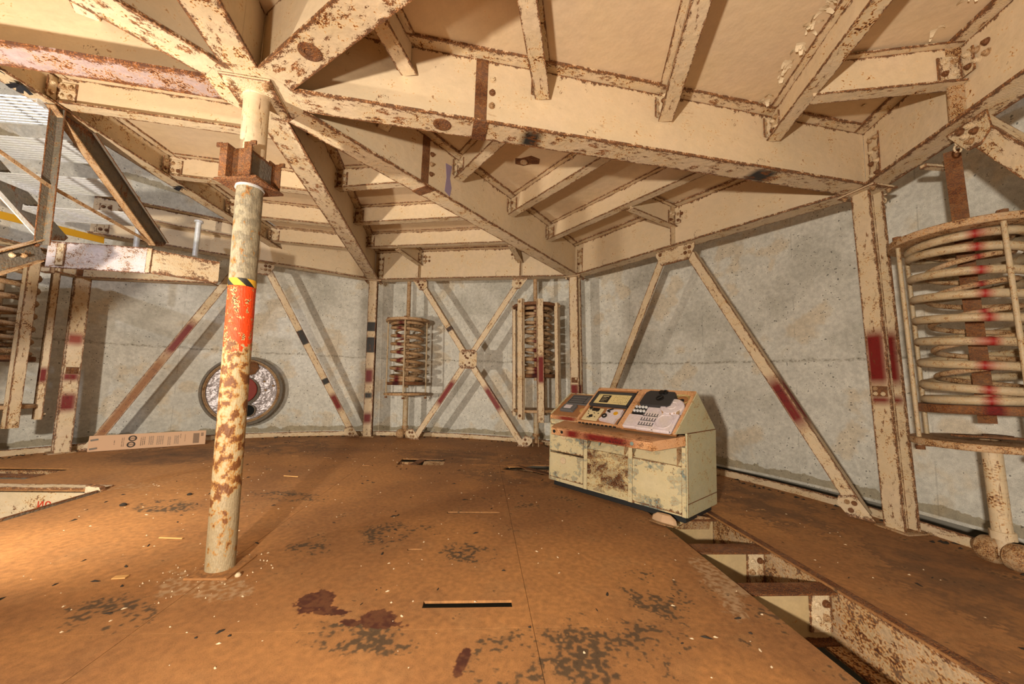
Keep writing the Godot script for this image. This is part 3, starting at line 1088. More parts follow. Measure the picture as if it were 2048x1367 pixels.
	bar(mb, pq(-4.7, -2.19, -0.13), pq(-2.92, -2.19, -0.13), Vector3.UP, 0.22, 0.01)
	part("backing_plate", mb, M.trench, t)

func sys_font(bold := false) -> SystemFont:
	var f := SystemFont.new()
	f.font_names = PackedStringArray(["Droid Sans"])
	f.font_weight = 700 if bold else 400
	return f

func ceiling_deck() -> void:
	var oct := PackedVector2Array()
	for k in 8:
		var p := up_at(22.5 + 45.0 * k, 5.0, 0.0)
		oct.append(Vector2(p.x, p.z))
	var hole := PackedVector2Array([Vector2(-2.02, 0.66), Vector2(-2.12, 0.3), Vector2(-3.0, -3.62), Vector2(-5.6, -4.6), Vector2(-6.8, 2.75)])
	var mb := MB.new()
	for p in Geometry2D.clip_polygons(oct, hole):
		prism(mb, Vector3(0, Y_DECK + 0.025, 0), Vector3.RIGHT, Vector3.BACK, p, 0.05)
	var dk := structure("ceiling", "cream painted steel deck plate overhead, flaking beside the joists", "ceiling", mb, M.deck)
	mb = MB.new()
	prism(mb, Vector3(1.32, Y_DECK - 0.002, -1.90), Vector3.RIGHT, Vector3.BACK, PackedVector2Array([Vector2(-0.12, -0.03), Vector2(-0.04, -0.08), Vector2(0.05, -0.06), Vector2(0.13, -0.07), Vector2(0.15, 0.02), Vector2(0.07, 0.09), Vector2(-0.05, 0.06), Vector2(-0.10, 0.07)]), 0.004)
	var rp := part("rust_scab", mb, M.rust, dk)
	mb = MB.new()
	lathe(mb, Vector3(1.30, Y_DECK - 0.004, -1.90), Vector3.DOWN, [Vector2(0.04, 0.0), Vector2(0.04, 0.012), Vector2(0.034, 0.016), Vector2(0.0, 0.016)], 20)
	part("plug", mb, M.trench, rp)
	# curls of paint hanging where the deck meets the beams
	var st := MB.new()
	var lines := [[67.5, 1.55, 1.95, 0.05], [67.5, 2.35, 2.80, 0.05], [67.5, 3.3, 3.85, 0.05], [67.5, 1.2, 1.5, 0.05]]
	for ln in lines:
		var d := on_ring(ln[0], 1.0, 0.0)
		var sd := d.cross(Vector3.UP)
		for k in 26:
			var at: Vector3 = LEAN + d * rng.randf_range(ln[1], ln[2]) - sd * rng.randf_range(0.07, 0.11) + Vector3.UP * (Y_DECK - 0.002)
			curl(st, at)
	var a := up_at(67.5, 3.84, Y_DECK - 0.002)
	for k in 90:
		var at := a + Vector3(0.02, 0, rng.randf_range(0.1, 2.0)) - Vector3(rng.randf_range(0.075, 0.13), 0, 0)
		curl(st, at)
	var b := up_at(67.5, 4.74, Y_DECK - 0.002)
	for k in 40:
		curl(st, b + Vector3(rng.randf_range(-0.16, -0.10), 0, rng.randf_range(0.3, 2.4)))
	var o := one("paint_curls", "curls of cream paint peeling off the deck along the beams", "paint flakes", Vector3(0, Y_DECK, 0), st, M.curl)
	o.set_meta("kind", "stuff")

func curl(mb: MB, at: Vector3) -> void:
	var f := rng.randf() * TAU
	var x := Vector3(cos(f), 0, sin(f))
	var z := Vector3(-sin(f), 0, cos(f))
	var s := rng.randf_range(0.016, 0.045)
	var drop := rng.randf_range(0.15, 0.6)
	var p := at
	var ang := 0.1
	for k in 3:
		var st := (x * cos(ang) - Vector3.UP * sin(ang)) * s * 0.5
		var q := p + st
		var nn := st.cross(z).normalized()
		var w := s * (0.5 - 0.1 * k)
		var w2 := s * (0.4 - 0.1 * k)
		mb.quad([p - z * w, p + z * w, q + z * w2, q - z * w2], nn, [Vector2.ZERO, Vector2.RIGHT, Vector2.ONE, Vector2.DOWN], [Vector2.ZERO, Vector2.ZERO, Vector2.ZERO, Vector2.ZERO], [Color.WHITE, Color.WHITE, Color.WHITE, Color.WHITE])
		mb.quad([p - z * w - nn * 0.001, p + z * w - nn * 0.001, q + z * w2 - nn * 0.001, q - z * w2 - nn * 0.001], -nn, [Vector2.ZERO, Vector2.RIGHT, Vector2.ONE, Vector2.DOWN], [Vector2.ZERO, Vector2.ZERO, Vector2.ZERO, Vector2.ZERO], [Color.WHITE, Color.WHITE, Color.WHITE, Color.WHITE])
		p = q
		ang += drop

# ---------------------------------------------------------------- the upper frame
const BLUE := Color(0.035, 0.04, 0.06)
const RED := Color(0.26, 0.008, 0.010)

func clips(parent: Node3D, corner: Vector3, along: Vector3, away: Vector3, h: float, four := true, both := false) -> void:
	# connection angle where a joist (running `along`) meets a web; `away` is the face of the joist it is bolted to
	for s in ([1.0, -1.0] if both else [1.0]):
		var aw: Vector3 = away * s
		var mb := MB.new()
		bar(mb, corner + along * 0.075 + aw * 0.010 + Vector3.UP * 0.03, corner + along * 0.075 + aw * 0.010 + Vector3.UP * (0.03 + h), along, 0.13, 0.009)
		bar(mb, corner + along * 0.008 + aw * 0.052 + Vector3.UP * 0.03, corner + along * 0.008 + aw * 0.052 + Vector3.UP * (0.03 + h), aw, 0.085, 0.009)
		var p := part("clip_angle", mb, M.plate, parent)
		var rows := 2 if h < 0.25 else 4
		for r in rows:
			var y := 0.03 + h * (0.25 + 0.5 * r / (rows - 1.0)) if rows == 2 else 0.03 + h * (0.14 + 0.72 * r / (rows - 1.0))
			if four:
				for c in 2:
					bolt(p, corner + along * (0.05 + 0.055 * c) + aw * 0.0145 + Vector3.UP * y, aw, 0.85)
			bolt(p, corner + along * 0.0125 + aw * 0.062 + Vector3.UP * y, along, 0.85)

func upper_frame() -> void:
	# hub where the radial beams meet
	var hub := thing("beam_hub", "flat hub where all radial ceiling beams meet above the leaning post", "hub", LEAN + Vector3.UP * H_FLANGE)
	var oct := PackedVector2Array()
	for k in 8:
		var f := deg_to_rad(45.0 * k)
		oct.append(Vector2(sin(f), -cos(f)) * 0.262)
	var mb := MB.new()
	prism(mb, LEAN + Vector3.UP * (H_FLANGE + 0.009), Vector3.RIGHT, Vector3.BACK, oct, 0.018)
	part("bottom_plate", mb, M.flange, hub)
	for k in 8:
		var d := on_ring(22.5 + 45.0 * k, 1.0, 0.0)
		mb = MB.new()
		bar(mb, LEAN + d * 0.02 + Vector3.UP * (H_FLANGE + 0.285), LEAN + d * 0.245 + Vector3.UP * (H_FLANGE + 0.285), Vector3.DOWN, 0.53, 0.012)
		part("web", mb, M.web, hub)
	# radial beams
	var radial := {
		67.5: "longest ceiling beam, running from hub to the column right of the control desk",
		22.5: "radial ceiling beam ending on the column behind the control desk",
		-22.5: "radial ceiling beam running straight back from hub to the far column",
		112.5: "broad radial ceiling beam heading to the upper edge right of hub, blotched with rust",
		157.5: "radial ceiling beam leaving hub straight overhead, spotted with round rust marks",
		202.5: "radial ceiling beam leaving hub up and left, with a torn patch of deck beside it",
		247.5: "lilac and rust stained radial ceiling beam running from hub to the left edge",
	}
	for az in radial:
		var bad: bool = az in [112.5, 157.5, 247.5, 202.5]
		var r1 := 4.84
		var mats := [M.web, M.flange_bad if az == 247.5 else (M.flange if az == 22.5 else M.flange_spot)]
		var bands := []
		if az == 67.5:
			bands = [[1.49, 1.62, BLUE, 0.03], [3.42, 3.62, BLUE, 0.03]]
		var t := i_beam("radial_beam", radial[az], "beam", up_at(az, 0.243, H_FLANGE), up_at(az, r1, H_FLANGE), Y_DECK - H_FLANGE, 0.20, 0.012, 0.018, mats, "radial ceiling beams", bands)
		# field splice: a strap of rust with bolts down the web
		if az in [67.5, 22.5, 112.5]:
			var d := on_ring(az, 1.0, 0.0)
			var sd := d.cross(Vector3.UP)
			for s in [1.0, -1.0]:
				mb = MB.new()
				var o: Vector3 = LEAN + d * 1.42 + sd * (0.010 * s)
				bar(mb, o + Vector3.UP * (H_FLANGE + 0.02), o + Vector3.UP * (Y_DECK - 0.02), d, 0.085, 0.008)
				var sp := part("splice_bar", mb, M.rust, t)
				for k in 3:
					bolt(sp, LEAN + d * 1.50 + sd * (0.006 * s) + Vector3.UP * (3.04 + 0.10 * k), sd * s, 1.0)
			mb = MB.new()
			bar(mb, LEAN + d * 1.42 + Vector3.UP * (H_FLANGE - 0.004) - sd * 0.1, LEAN + d * 1.42 + Vector3.UP * (H_FLANGE - 0.004) + sd * 0.1, d, 0.10, 0.008)
			part("cover_plate", mb, M.rust, t)
		if az in [67.5, 112.5]:
			var d := on_ring(az, 1.0, 0.0)
			mb = MB.new()
			lathe(mb, LEAN + d * (1.16 if az < 90.0 else 0.62) + Vector3.UP * (H_FLANGE + 0.001), Vector3.DOWN, [Vector2(0.062, 0.0), Vector2(0.062, 0.005), Vector2(0.054, 0.008), Vector2(0.030, 0.008), Vector2(0.030, 0.003), Vector2(0.0, 0.003)], 26)
			part("cover_disc", mb, M.rust, t)
		if az == 22.5:
			var d := on_ring(az, 1.0, 0.0)
			var sd := d.cross(Vector3.UP)
			mb = MB.new()
			prism(mb, LEAN + d * 1.74 + sd * 0.0075 + Vector3.UP * 3.09, d, Vector3.UP, PackedVector2Array([Vector2(-0.05, 0.16), Vector2(0.04, 0.17), Vector2(0.02, 0.03), Vector2(0.05, -0.06), Vector2(0.03, -0.16), Vector2(-0.045, -0.13), Vector2(-0.03, 0.02)]), 0.003)
			prism(mb, LEAN + d * 1.74 - sd * 0.0075 + Vector3.UP * 3.09, d, Vector3.UP, PackedVector2Array([Vector2(-0.05, 0.16), Vector2(0.04, 0.17), Vector2(0.02, 0.03), Vector2(0.05, -0.06), Vector2(0.03, -0.16), Vector2(-0.045, -0.13), Vector2(-0.03, 0.02)]), 0.003)
			part("primer_patch", mb, M.primer, t)
	# joists in rings parallel to the outer beams
	var rings := [0.93, 1.88, 2.88, 3.88]
	var place := ["nearest the hub", "second out from the hub", "third out from the hub", "next to the edge beam"]
	var sectors := [
		[-22.5, 22.5, "far braced bay", 4], [22.5, 67.5, "bay above the control desk", 4], [67.5, 112.5, "bay beyond the longest beam", 4],
		[112.5, 157.5, "bay right of the overhead beam", 1], [157.5, 202.5, "bay left of the overhead beam", 1], [202.5, 247.5, "bay above the lilac stained beam", 1],
	]
	for sc in sectors:
		for k in sc[3]:
			var r: float = rings[k]
			var a := up_at(sc[0], r, 3.15)
			var b := up_at(sc[1], r, 3.15)
			var d := (b - a).normalized()
			var inward := -((a + b) * 0.5 - LEAN)
			inward.y = 0.0
			inward = inward.normalized()
			var t := i_beam("ceiling_joist", "ceiling joist of the %s, %s" % [sc[2], place[k]], "joist", a + d * 0.02, b - d * 0.02, 0.25, 0.11, 0.008, 0.012, [M.joist, M.flange], "ceiling joists of the " + sc[2])
			clips(t, a + d * 0.012, d, inward, 0.16)
			clips(t, b - d * 0.012, -d, inward, 0.16)
	# edge beams
	var edges := [[-22.5, 22.5, "edge beam over the far braced bay, carrying the crossed braces"], [22.5, 67.5, "edge beam above the control desk, with a bolted brace plate at its middle"], [67.5, 112.5, "edge beam over the large right hand spring, its lower flange flaking"], [-67.5, -22.5, "edge beam over the bay behind the leaning post"]]
	for e in edges:
		var a := up_at(e[0], R_FRAME, H_FLANGE)
		var b := up_at(e[1], R_FRAME, H_FLANGE)
		var d := (b - a).normalized()
		var inward := -((a + b) * 0.5 - LEAN)
		inward.y = 0.0
		inward = inward.normalized()
		var t := i_beam("edge_beam", e[2], "beam", a + d * 0.012 - Vector3.UP * 0.002, b - d * 0.012 - Vector3.UP * 0.002, Y_DECK - H_FLANGE, 0.20, 0.012, 0.018, [M.web, M.plate if e[0] == 67.5 else M.flange], "edge beams of the ceiling frame")
		for c in [[a, d], [b, -d]]:
			var cc: Vector3 = c[0]
			var dd: Vector3 = c[1]
			mb = MB.new()
			bar(mb, cc + dd * 0.13 + inward * 0.011 + Vector3.UP * 0.05, cc + dd * 0.13 + inward * 0.011 + Vector3.UP * 0.45, dd, 0.12, 0.010)
			var pl := part("corner_plate", mb, M.plate, t)
			for k in 4:
				for j in 2:
					bolt(pl, cc + dd * (0.11 + 0.06 * j) + inward * 0.016 + Vector3.UP * (0.09 + 0.105 * k), inward, 0.95)
		# stiffeners and stub beams where the braces hang on
		var nodes := [0.5] if absf(e[0] + e[1]) in [90.0] else [0.25, 0.75]
		for f in nodes:
			var n: Vector3 = a.lerp(b, f)
			mb = MB.new()
			bar(mb, n + inward * 0.053 + Vector3.UP * 0.02, n + inward * 0.053 + Vector3.UP * 0.53, inward, 0.09, 0.012)
			part("stiffener", mb, M.rusty if e[0] == 67.5 else M.column, t)
			for k in 4:
				bolt(t, n + d * (0.10 + 0.06 * (k % 2)) * (1.0 if f < 0.6 else -1.0) + inward * 0.006 + Vector3.UP * (0.42 - 0.07 * (k / 2)), inward, 0.95)
			if e[0] == -67.5:
				continue
			var j := n + inward * (0.97 * cos(PI / 8.0) - 0.02)
			var which: String = {"-22.5": "far braced bay", "22.5": "bay above the desk", "67.5": "right bay"}[str(e[0])]
			if e[0] == -22.5:
				which += (", left one" if f < 0.5 else ", right one")
			elif e[0] == 67.5:
				which += (", nearer the desk" if f < 0.5 else ", farther from the desk")
			var sb := i_beam("stub_beam", "stub beam tying joist to edge beam in the " + which, "beam", j + Vector3.UP * 0.26, n + inward * 0.02 + Vector3.UP * 0.26, 0.28, 0.10, 0.008, 0.012, [M.joist, M.flange], "stub beams at the brace points")
			clips(sb, n + inward * 0.012 + Vector3.UP * 0.27, inward, d * (1.0 if f < 0.6 else -1.0), 0.16, true)

# ---------------------------------------------------------------- columns and braces
func h_column(az: float, top: float, label: String, bands: Array, splice: float) -> void:
	var foot := on_ring(az, R_FRAME, 0.0)
	var head := leaned(on_ring(az, R_FRAME, top))
	var t := thing("column", label, "column", foot, "corner columns of the frame")
	var out := on_ring(az, 1.0, 0.0)
	var side := out.cross(Vector3.UP).normalized()
	var f := MB.new()
	bar(f, foot - out * 0.07, head - out * 0.07, side, 0.15, 0.014, bands)
	part("inner_flange", f, M.column, t)
	var w := MB.new()
	bar(w, foot, head, out, 0.13, 0.010)
	part("web", w, M.column, t)
	var g := MB.new()
	bar(g, foot + out * 0.07, head + out * 0.07, side, 0.15, 0.014, bands)
	part("outer_flange", g, M.column, t)
	var b := MB.new()
	box(b, foot + Vector3.UP * 0.006 - out * 0.0, Basis(side, Vector3.UP, -out), Vector3(0.24, 0.012, 0.24), 0.003)
	part("base_plate", b, M.rusty, t)
	if top > 2.5:
		var c := MB.new()
		box(c, head - Vector3.UP * 0.010, Basis(side, Vector3.UP, -out), Vector3(0.30, 0.02, 0.26), 0.003)
		var cp := part("cap_plate", c, M.plate, t)
		for k in 4:
			bolt(cp, head + side * (0.115 if k % 2 else -0.115) + out * (0.08 if k > 1 else -0.09) - Vector3.UP * 0.02, Vector3.DOWN, 0.95)
	if splice > 0.0:
		var s := MB.new()
		var p := leaned(on_ring(az, R_FRAME, splice))
		box(s, p - out * 0.081, Basis(side, Vector3.UP, -out), Vector3(0.11, 0.085, 0.008), 0.002)
		var sp := part("splice_plate", s, M.rust, t)
		for k in 4:
			bolt(sp, p - out * 0.086 + side * (0.028 if k % 2 else -0.028) + Vector3.UP * (0.021 if k > 1 else -0.021), -out, 0.7)

# a brace of one channel: broad face towards the room, flanges turned back
func brace(a: Vector3, b: Vector3, inward: Vector3, label: String, bands := [], w := 0.10, flange_side := 1.0) -> Node3D:
	var t := thing("brace", label, "brace", b if b.y < a.y else a, "diagonal braces between the columns")
	var d := (b - a).normalized()
	var side := d.cross(inward).normalized()
	if side.y < 0.0:
		side = -side
	side *= flange_side
	var f := MB.new()
	bar(f, a, b, side, w, 0.010, bands)
	part("face", f, M.brace, t)
	var g := MB.new()
	bar(g, a + side * (w * 0.5 - 0.005) - inward * 0.042, b + side * (w * 0.5 - 0.005) - inward * 0.042, inward, 0.075, 0.010, bands)
	part("flange", g, M.brace, t)
	return t

func foot_plate(t: Node3D, at: Vector3, d: Vector3, inward: Vector3, along: Vector3) -> void:
	# bolted gusset at the foot of a brace; d points up the brace
	var mb := MB.new()
	var lean_x := d.dot(along)
	var s := signf(lean_x)
	prism(mb, at + inward * 0.010, along * s, Vector3.UP, PackedVector2Array([Vector2(-0.09, 0.0), Vector2(0.09, 0.0), Vector2(0.165, 0.09), Vector2(0.155, 0.16), Vector2(0.04, 0.19)]), 0.010)
	var p := part("gusset", mb, M.plate, t)
	for k in 4:
		bolt(p, at + along * s * (0.02 + 0.05 * (k % 2) + 0.025 * (k / 2)) + Vector3.UP * (0.055 + 0.065 * (k / 2)) + inward * 0.016, inward, 0.9)

func columns_and_braces() -> void:
	var top := H_FLANGE - 0.002
	h_column(67.5, top, "steel column right of the control desk, red sprayed above its rusty splice plate", [[1.16, 1.60, RED, 0.05], [1.0, 1.06, RED, 0.03]], 1.10)
	h_column(22.5, top, "slim steel column standing behind the control desk and caged spring", [[0.86, 1.05, RED, 0.02]], 1.12)
	h_column(-22.5, top, "far steel column banded with dark blue tape and red paint", [[1.89, 2.06, BLUE, 0.01], [1.50, 1.78, BLUE, 0.01], [0.95, 1.20, RED, 0.04], [0.68, 0.78, BLUE, 0.02], [0.24, 0.42, RED, 0.04]], 0.0)
	h_column(-67.5, 2.235, "left steel column under the stair landing, with several red spray patches", [[1.36, 1.50, Color(0.42, 0.10, 0.08), 0.04], [0.90, 1.0, RED, 0.03], [0.52, 0.74, RED, 0.04]], 1.03)
	# crossed braces in the far bay and in the right hand bay
	for bay in [[-22.5, 22.5], [67.5, 112.5]]:
		var far: bool = bay[0] < 0.0
		var ta := up_at(bay[0], R_FRAME, H_FLANGE - 0.03)
		var tb := up_at(bay[1], R_FRAME, H_FLANGE - 0.03)
		var fa := on_ring(bay[0], R_FRAME, 0.02)
		var fb := on_ring(bay[1], R_FRAME, 0.02)
		var inward := -(fa + fb).normalized()
		inward.y = 0.0
		inward = inward.normalized()
		var al := (fb - fa).normalized()
		var tl := ta.lerp(tb, 0.25)
		var tr := ta.lerp(tb, 0.75)
		var fl := fa.lerp(fb, 0.243)
		var fr := fa.lerp(fb, 0.757)
		var mid := (tl + tr + fl + fr) / 4.0
		var names := ["upper left arm of the crossed braces", "upper right arm of the crossed braces", "lower left arm of the crossed braces", "lower right arm of the crossed braces"]
		var ends := [tl, tr, fl, fr]
		for k in 4:
			if not far and k > 0:
				continue
			var e: Vector3 = ends[k]
			var bands := []
			if far and k == 2:
				bands = [[0.72, 1.22, RED, 0.06]]
			elif far and k == 3:
				bands = [[0.68, 1.14, RED, 0.06]]
			elif far and k == 0:
				bands = [[1.02, 1.10, Color(0.06, 0.04, 0.035), 0.01]]
			var lbl: String = (names[k] + " in the far bay" + (", sprayed red" if k > 1 else "")) if far else "rusty brace dropping from the edge beam beside the large right hand spring"
			var m2 := mid + (e - mid).normalized() * 0.10
			if not far:
				m2 = tl + (fr - tl) * 0.5
			var t := brace(e, m2, inward, lbl, bands, 0.10 if far else 0.13)
			var d := (m2 - e).normalized()
			if k < 2:
				var mb := MB.new()
				var s := 1.0 if k == 0 else -1.0
				prism(mb, e + inward * 0.012, al * s, Vector3.UP, PackedVector2Array([Vector2(-0.14, 0.03), Vector2(0.13, 0.03), Vector2(0.15, -0.10), Vector2(0.075, -0.17), Vector2(0.0, -0.16)]), 0.012)
				var p := part("gusset", mb, M.plate, t)
				for q in 5:
					bolt(p, e + al * s * (-0.03 + 0.06 * (q % 2) + 0.03 * (q / 2)) - Vector3.UP * (0.015 + 0.05 * (q / 2)) + inward * 0.019, inward, 1.0)
			else:
				foot_plate(t, e - Vector3.UP * 0.02, -d if k > 1 else d, inward, al)
		if far:
			var mb := MB.new()
			prism(mb, mid + inward * 0.008, al, Vector3.UP, PackedVector2Array([Vector2(-0.11, -0.16), Vector2(0.11, -0.16), Vector2(0.16, -0.10), Vector2(0.16, 0.12), Vector2(0.115, 0.17), Vector2(-0.11, 0.17), Vector2(-0.16, 0.11), Vector2(-0.16, -0.11)]), 0.012)
			var p := one("brace_plate", "eight sided plate at the crossing of the far braces, spotted with bolts", "gusset plate", mid, mb, M.plate)
			for q in 10:
				var f := [Vector2(-0.09, 0.10), Vector2(-0.05, 0.06), Vector2(0.10, 0.11), Vector2(0.05, 0.07), Vector2(0.0, 0.02), Vector2(-0.09, -0.07), Vector2(-0.045, -0.10), Vector2(0.03, -0.06), Vector2(0.09, -0.10), Vector2(-0.03, 0.03)][q] as Vector2
				bolt(p, mid + al * f.x + Vector3.UP * f.y + inward * 0.014, inward, 0.8)
	# inverted V braces
	for bay in [[-67.5, -22.5, "behind the leaning post"], [22.5, 67.5, "behind the control desk"]]:
		var ta := up_at(bay[0], R_FRAME, H_FLANGE)
		var tb := up_at(bay[1], R_FRAME, H_FLANGE)
		var fa := on_ring(bay[0], R_FRAME, 0.03)
		var fb := on_ring(bay[1], R_FRAME, 0.03)
		var inward := -(fa + fb)
		inward.y = 0.0
		inward = inward.normalized()
		var al := (fb - fa).normalized()
		var n := (ta + tb) * 0.5
		var mb := MB.new()
		prism(mb, n + inward * 0.012 - Vector3.UP * 0.0, al, Vector3.UP, PackedVector2Array([Vector2(-0.27, 0.015), Vector2(0.27, 0.015), Vector2(0.27, -0.06), Vector2(0.19, -0.20), Vector2(-0.19, -0.20), Vector2(-0.27, -0.06)]), 0.012)
		var p := one("brace_plate", "bolted plate under the middle of the edge beam " + bay[2], "gusset plate", n, mb, M.plate)
		for s in [-1.0, 1.0]:
			for q in 4:
				bolt(p, n + al * s * (0.15 + 0.055 * (q % 2)) - Vector3.UP * (0.05 + 0.06 * (q / 2)) + inward * 0.018, inward, 1.0)
		for s in [-1.0, 1.0]:
			var foot: Vector3 = fa.lerp(fb, 0.065 if s < 0.0 else 0.935)
			var head: Vector3 = n + al * s * 0.20 - Vector3.UP * 0.13
			var bands := []
			var lbl := ""
			if bay[0] < 0.0 and s < 0.0:
				bands = [[1.05, 1.58, RED, 0.07], [1.62, 2.95, Color(0.42, 0.22, 0.10), 0.14]]
				lbl = "slanting brace left of the leaning post, red over rust, its foot behind the printed box"
			elif bay[0] < 0.0:
				bands = [[1.05, 1.30, BLUE, 0.01], [1.95, 2.05, BLUE, 0.01], [2.25, 2.55, RED, 0.05]]
				lbl = "slanting brace right of the round wall opening, with blue bands and red foot"
			elif s < 0.0:
				bands = [[2.0, 2.25, RED, 0.04]]
				lbl = "slanting brace whose foot is hidden behind the control desk"
			else:
				bands = [[1.75, 2.25, RED, 0.08]]
				lbl = "slanting brace right of the control desk, sprayed red halfway down"
			var t := brace(head, foot, inward, lbl, bands, 0.105)
			foot_plate(t, foot - Vector3.UP * 0.02, (head - foot).normalized(), inward, al)

# ---------------------------------------------------------------- stair opening, upper left
func stair_opening() -> void:
	# trimmer along the opening, with the joists that run from it to the far radial beam
	var fa := Vector3(-2.02, 3.125, 0.50)
	var fb := Vector3(-3.13, 3.125, -3.58)
	i_beam("trimmer_beam", "trimmer beam along the stair opening, rust along both edges of its flange", "beam", fa, fb, 0.275, 0.15, 0.010, 0.014, [M.web_bad, M.flange])
	var e := on_ring(-22.5, 1.0, 0.0)
	var s := Vector3(-0.924, 0.0, -0.383)
	var spots := [[0.97, "first joist left of the post, bolted to the stair trimmer beam, nearest the hub"], [2.05, "second joist behind the bracket on the post, bolted to the trimmer beam"], [3.03, "third joist behind the grey part of the post"], [4.02, "last joist before the edge beam behind the post, bolted to the trimmer beam"]]
	for sp in spots:
		var a: Vector3 = LEAN + e * sp[0] + Vector3.UP * 3.15
		var sd := Vector3(-0.924, 0.0, 0.383)
		# where it meets the trimmer
		var f2 := Vector2(fb.x - fa.x, fb.z - fa.z)
		var den := sd.x * f2.y - sd.z * f2.x
		var k := ((fa.x - a.x) * f2.y - (fa.z - a.z) * f2.x) / den
		var b := a + sd * (k - 0.01)
		var t := i_beam("ceiling_joist", sp[1], "joist", a + sd * 0.02, b, 0.25, 0.11, 0.008, 0.012, [M.joist, M.flange], "joists between trimmer and far radial beam")
		clips(t, b, -sd, -e, 0.16)
		clips(t, a + sd * 0.012, sd, -e, 0.16)
	# ledge on the edge beam left of the post
	var n := -on_ring(-45.0, 1.0, 0.0)
	var la := up_at(-67.5, R_FRAME, 3.15).lerp(up_at(-22.5, R_FRAME, 3.15), 0.04) + n * 0.07
	var lb := up_at(-67.5, R_FRAME, 3.15).lerp(up_at(-22.5, R_FRAME, 3.15), 0.46) + n * 0.07
	var mb := MB.new()
	bar(mb, la, lb, n, 0.14, 0.014)
	var t: Node3D = one("shelf_angle", "rusty shelf angle bolted along the edge beam beyond the stairs", "steel angle", la, mb, M.flange)
	for k in 6:
		bolt(t, la.lerp(lb, 0.08 + 0.055 * (k % 3)) + Vector3.UP * (0.10 + 0.06 * (k / 3)) - n * 0.05, n, 1.0)
	# landing
	var A := pq(-2.98, -1.74, 2.06)
	var B := pq(-2.05, -1.79, 2.06)
	var C := pq(-1.62, -2.16, 2.07)
	var D := pq(-3.05, -2.50, 2.06)
	var V := leaned(on_ring(-67.5, R_FRAME, 2.235))
	t = thing("stair_landing", "small stair landing of rusty lilac channels hung below the opening", "landing", B)
	mb = MB.new()
	bar(mb, A + Vector3.UP * 0.135, B + Vector3.UP * 0.135, Vector3.DOWN, 0.27, 0.012)
	bar(mb, A + Vector3.UP * 0.264 - GA * 0.03, B + Vector3.UP * 0.264 - GA * 0.03, GA, 0.07, 0.012)
	part("front_channel", mb, M.lilac, t)
	mb = MB.new()
	bar(mb, B + Vector3.UP * 0.130, C + Vector3.UP * 0.125, Vector3.DOWN, 0.25, 0.012)
	part("side_channel", mb, M.plate, t)
	mb = MB.new()
	bar(mb, B - GB * 0.012 + Vector3.UP * 0.01 + GA * 0.008, B - GB * 0.012 + Vector3.UP * 0.26 + GA * 0.008, GB, 0.05, 0.010)
	part("corner_strip", mb, M.plate, t)
	mb = MB.new()
	bar(mb, A + GB * 0.13 + GA * 0.010 + Vector3.UP * 0.03, A + GB * 0.13 + GA * 0.010 + Vector3.UP * 0.25, GB, 0.08, 0.008)
	var pl := part("clip_angle", mb, M.plate, t)
	bolt(pl, A + GB * 0.135 + GA * 0.014 + Vector3.UP * 0.09, GA, 1.0)
	bolt(pl, A + GB * 0.135 + GA * 0.014 + Vector3.UP * 0.19, GA, 1.0)
	var dcb := (C - B).normalized()
	var ncb := dcb.cross(Vector3.DOWN)
	for k in [0.06, 0.30, 0.48]:
		bolt(t, B + dcb * k + Vector3.UP * (0.11 + 0.05 * k) + ncb * 0.007, ncb, 0.9)
	mb = MB.new()
	for k in 18:
		var f := k / 17.0
		bar(mb, (A + Vector3.UP * 0.25).lerp(D + Vector3.UP * 0.25, f), (B + Vector3.UP * 0.25).lerp(C + Vector3.UP * 0.245, f), Vector3.UP, 0.02, 0.005)
	part("grating", mb, M.zinc, t)
	mb = MB.new()
	box(mb, A + GB * 0.05 + GA * 0.02 - Vector3.UP * 0.03, Basis(GB, Vector3.UP, GA), Vector3(0.085, 0.06, 0.05), 0.004)
	part("lug", mb, M.plate, t)
	# the low beam on the column and its two arms
	t = i_beam("landing_beam", "rust edged beam under the stair landing, resting on the left column", "beam", V, pq(-2.24, -3.03, 2.24), 0.26, 0.16, 0.010, 0.014, [M.web_bad, M.plate])
	mb = MB.new()
	bar(mb, V + GA * 0.045 + Vector3.UP * 0.02, V + GA * 0.045 + Vector3.UP * 0.25, GA, 0.075, 0.012)
	part("stiffener", mb, M.rust, t)
	i_beam("landing_beam", "beam running from the left column behind the caged left spring", "beam", V + Vector3(0, 0, 0.02), V + Vector3(0.02, -0.01, 1.6), 0.26, 0.16, 0.010, 0.014, [M.web_bad, M.plate])
	# stairs in the plane of the trimmer: two stringers, five grating treads
	var st := thing("stairs", "steel stairs with galvanised grating treads rising through the opening", "stairs", B + Vector3.UP * 0.28)
	for sd in 2:
		var p0: float = -2.055 if sd == 0 else -3.03
		mb = MB.new()
		prism(mb, pq(p0, 0.0), GA, Vector3.UP, PackedVector2Array([Vector2(-1.76, 2.345), Vector2(-0.70, 3.112), Vector2(-1.06, 3.112), Vector2(-1.95, 2.44), Vector2(-1.92, 2.395)]), 0.010)
		var sg := part("stringer", mb, M.steel, st)
		var ow := 0.032 if sd == 0 else -0.032
		mb = MB.new()
		bar(mb, pq(p0 + ow, -1.755, 2.352), pq(p0 + ow, -0.71, 3.108), GB, 0.062, 0.010)
		part("stringer_flange", mb, M.rusty, sg)
		mb = MB.new()
		bar(mb, pq(p0 + ow * 0.6, -1.94, 2.44), pq(p0 + ow * 0.6, -1.06, 3.105), GB, 0.038, 0.008)
		part("stringer_flange", mb, M.steel, sg)
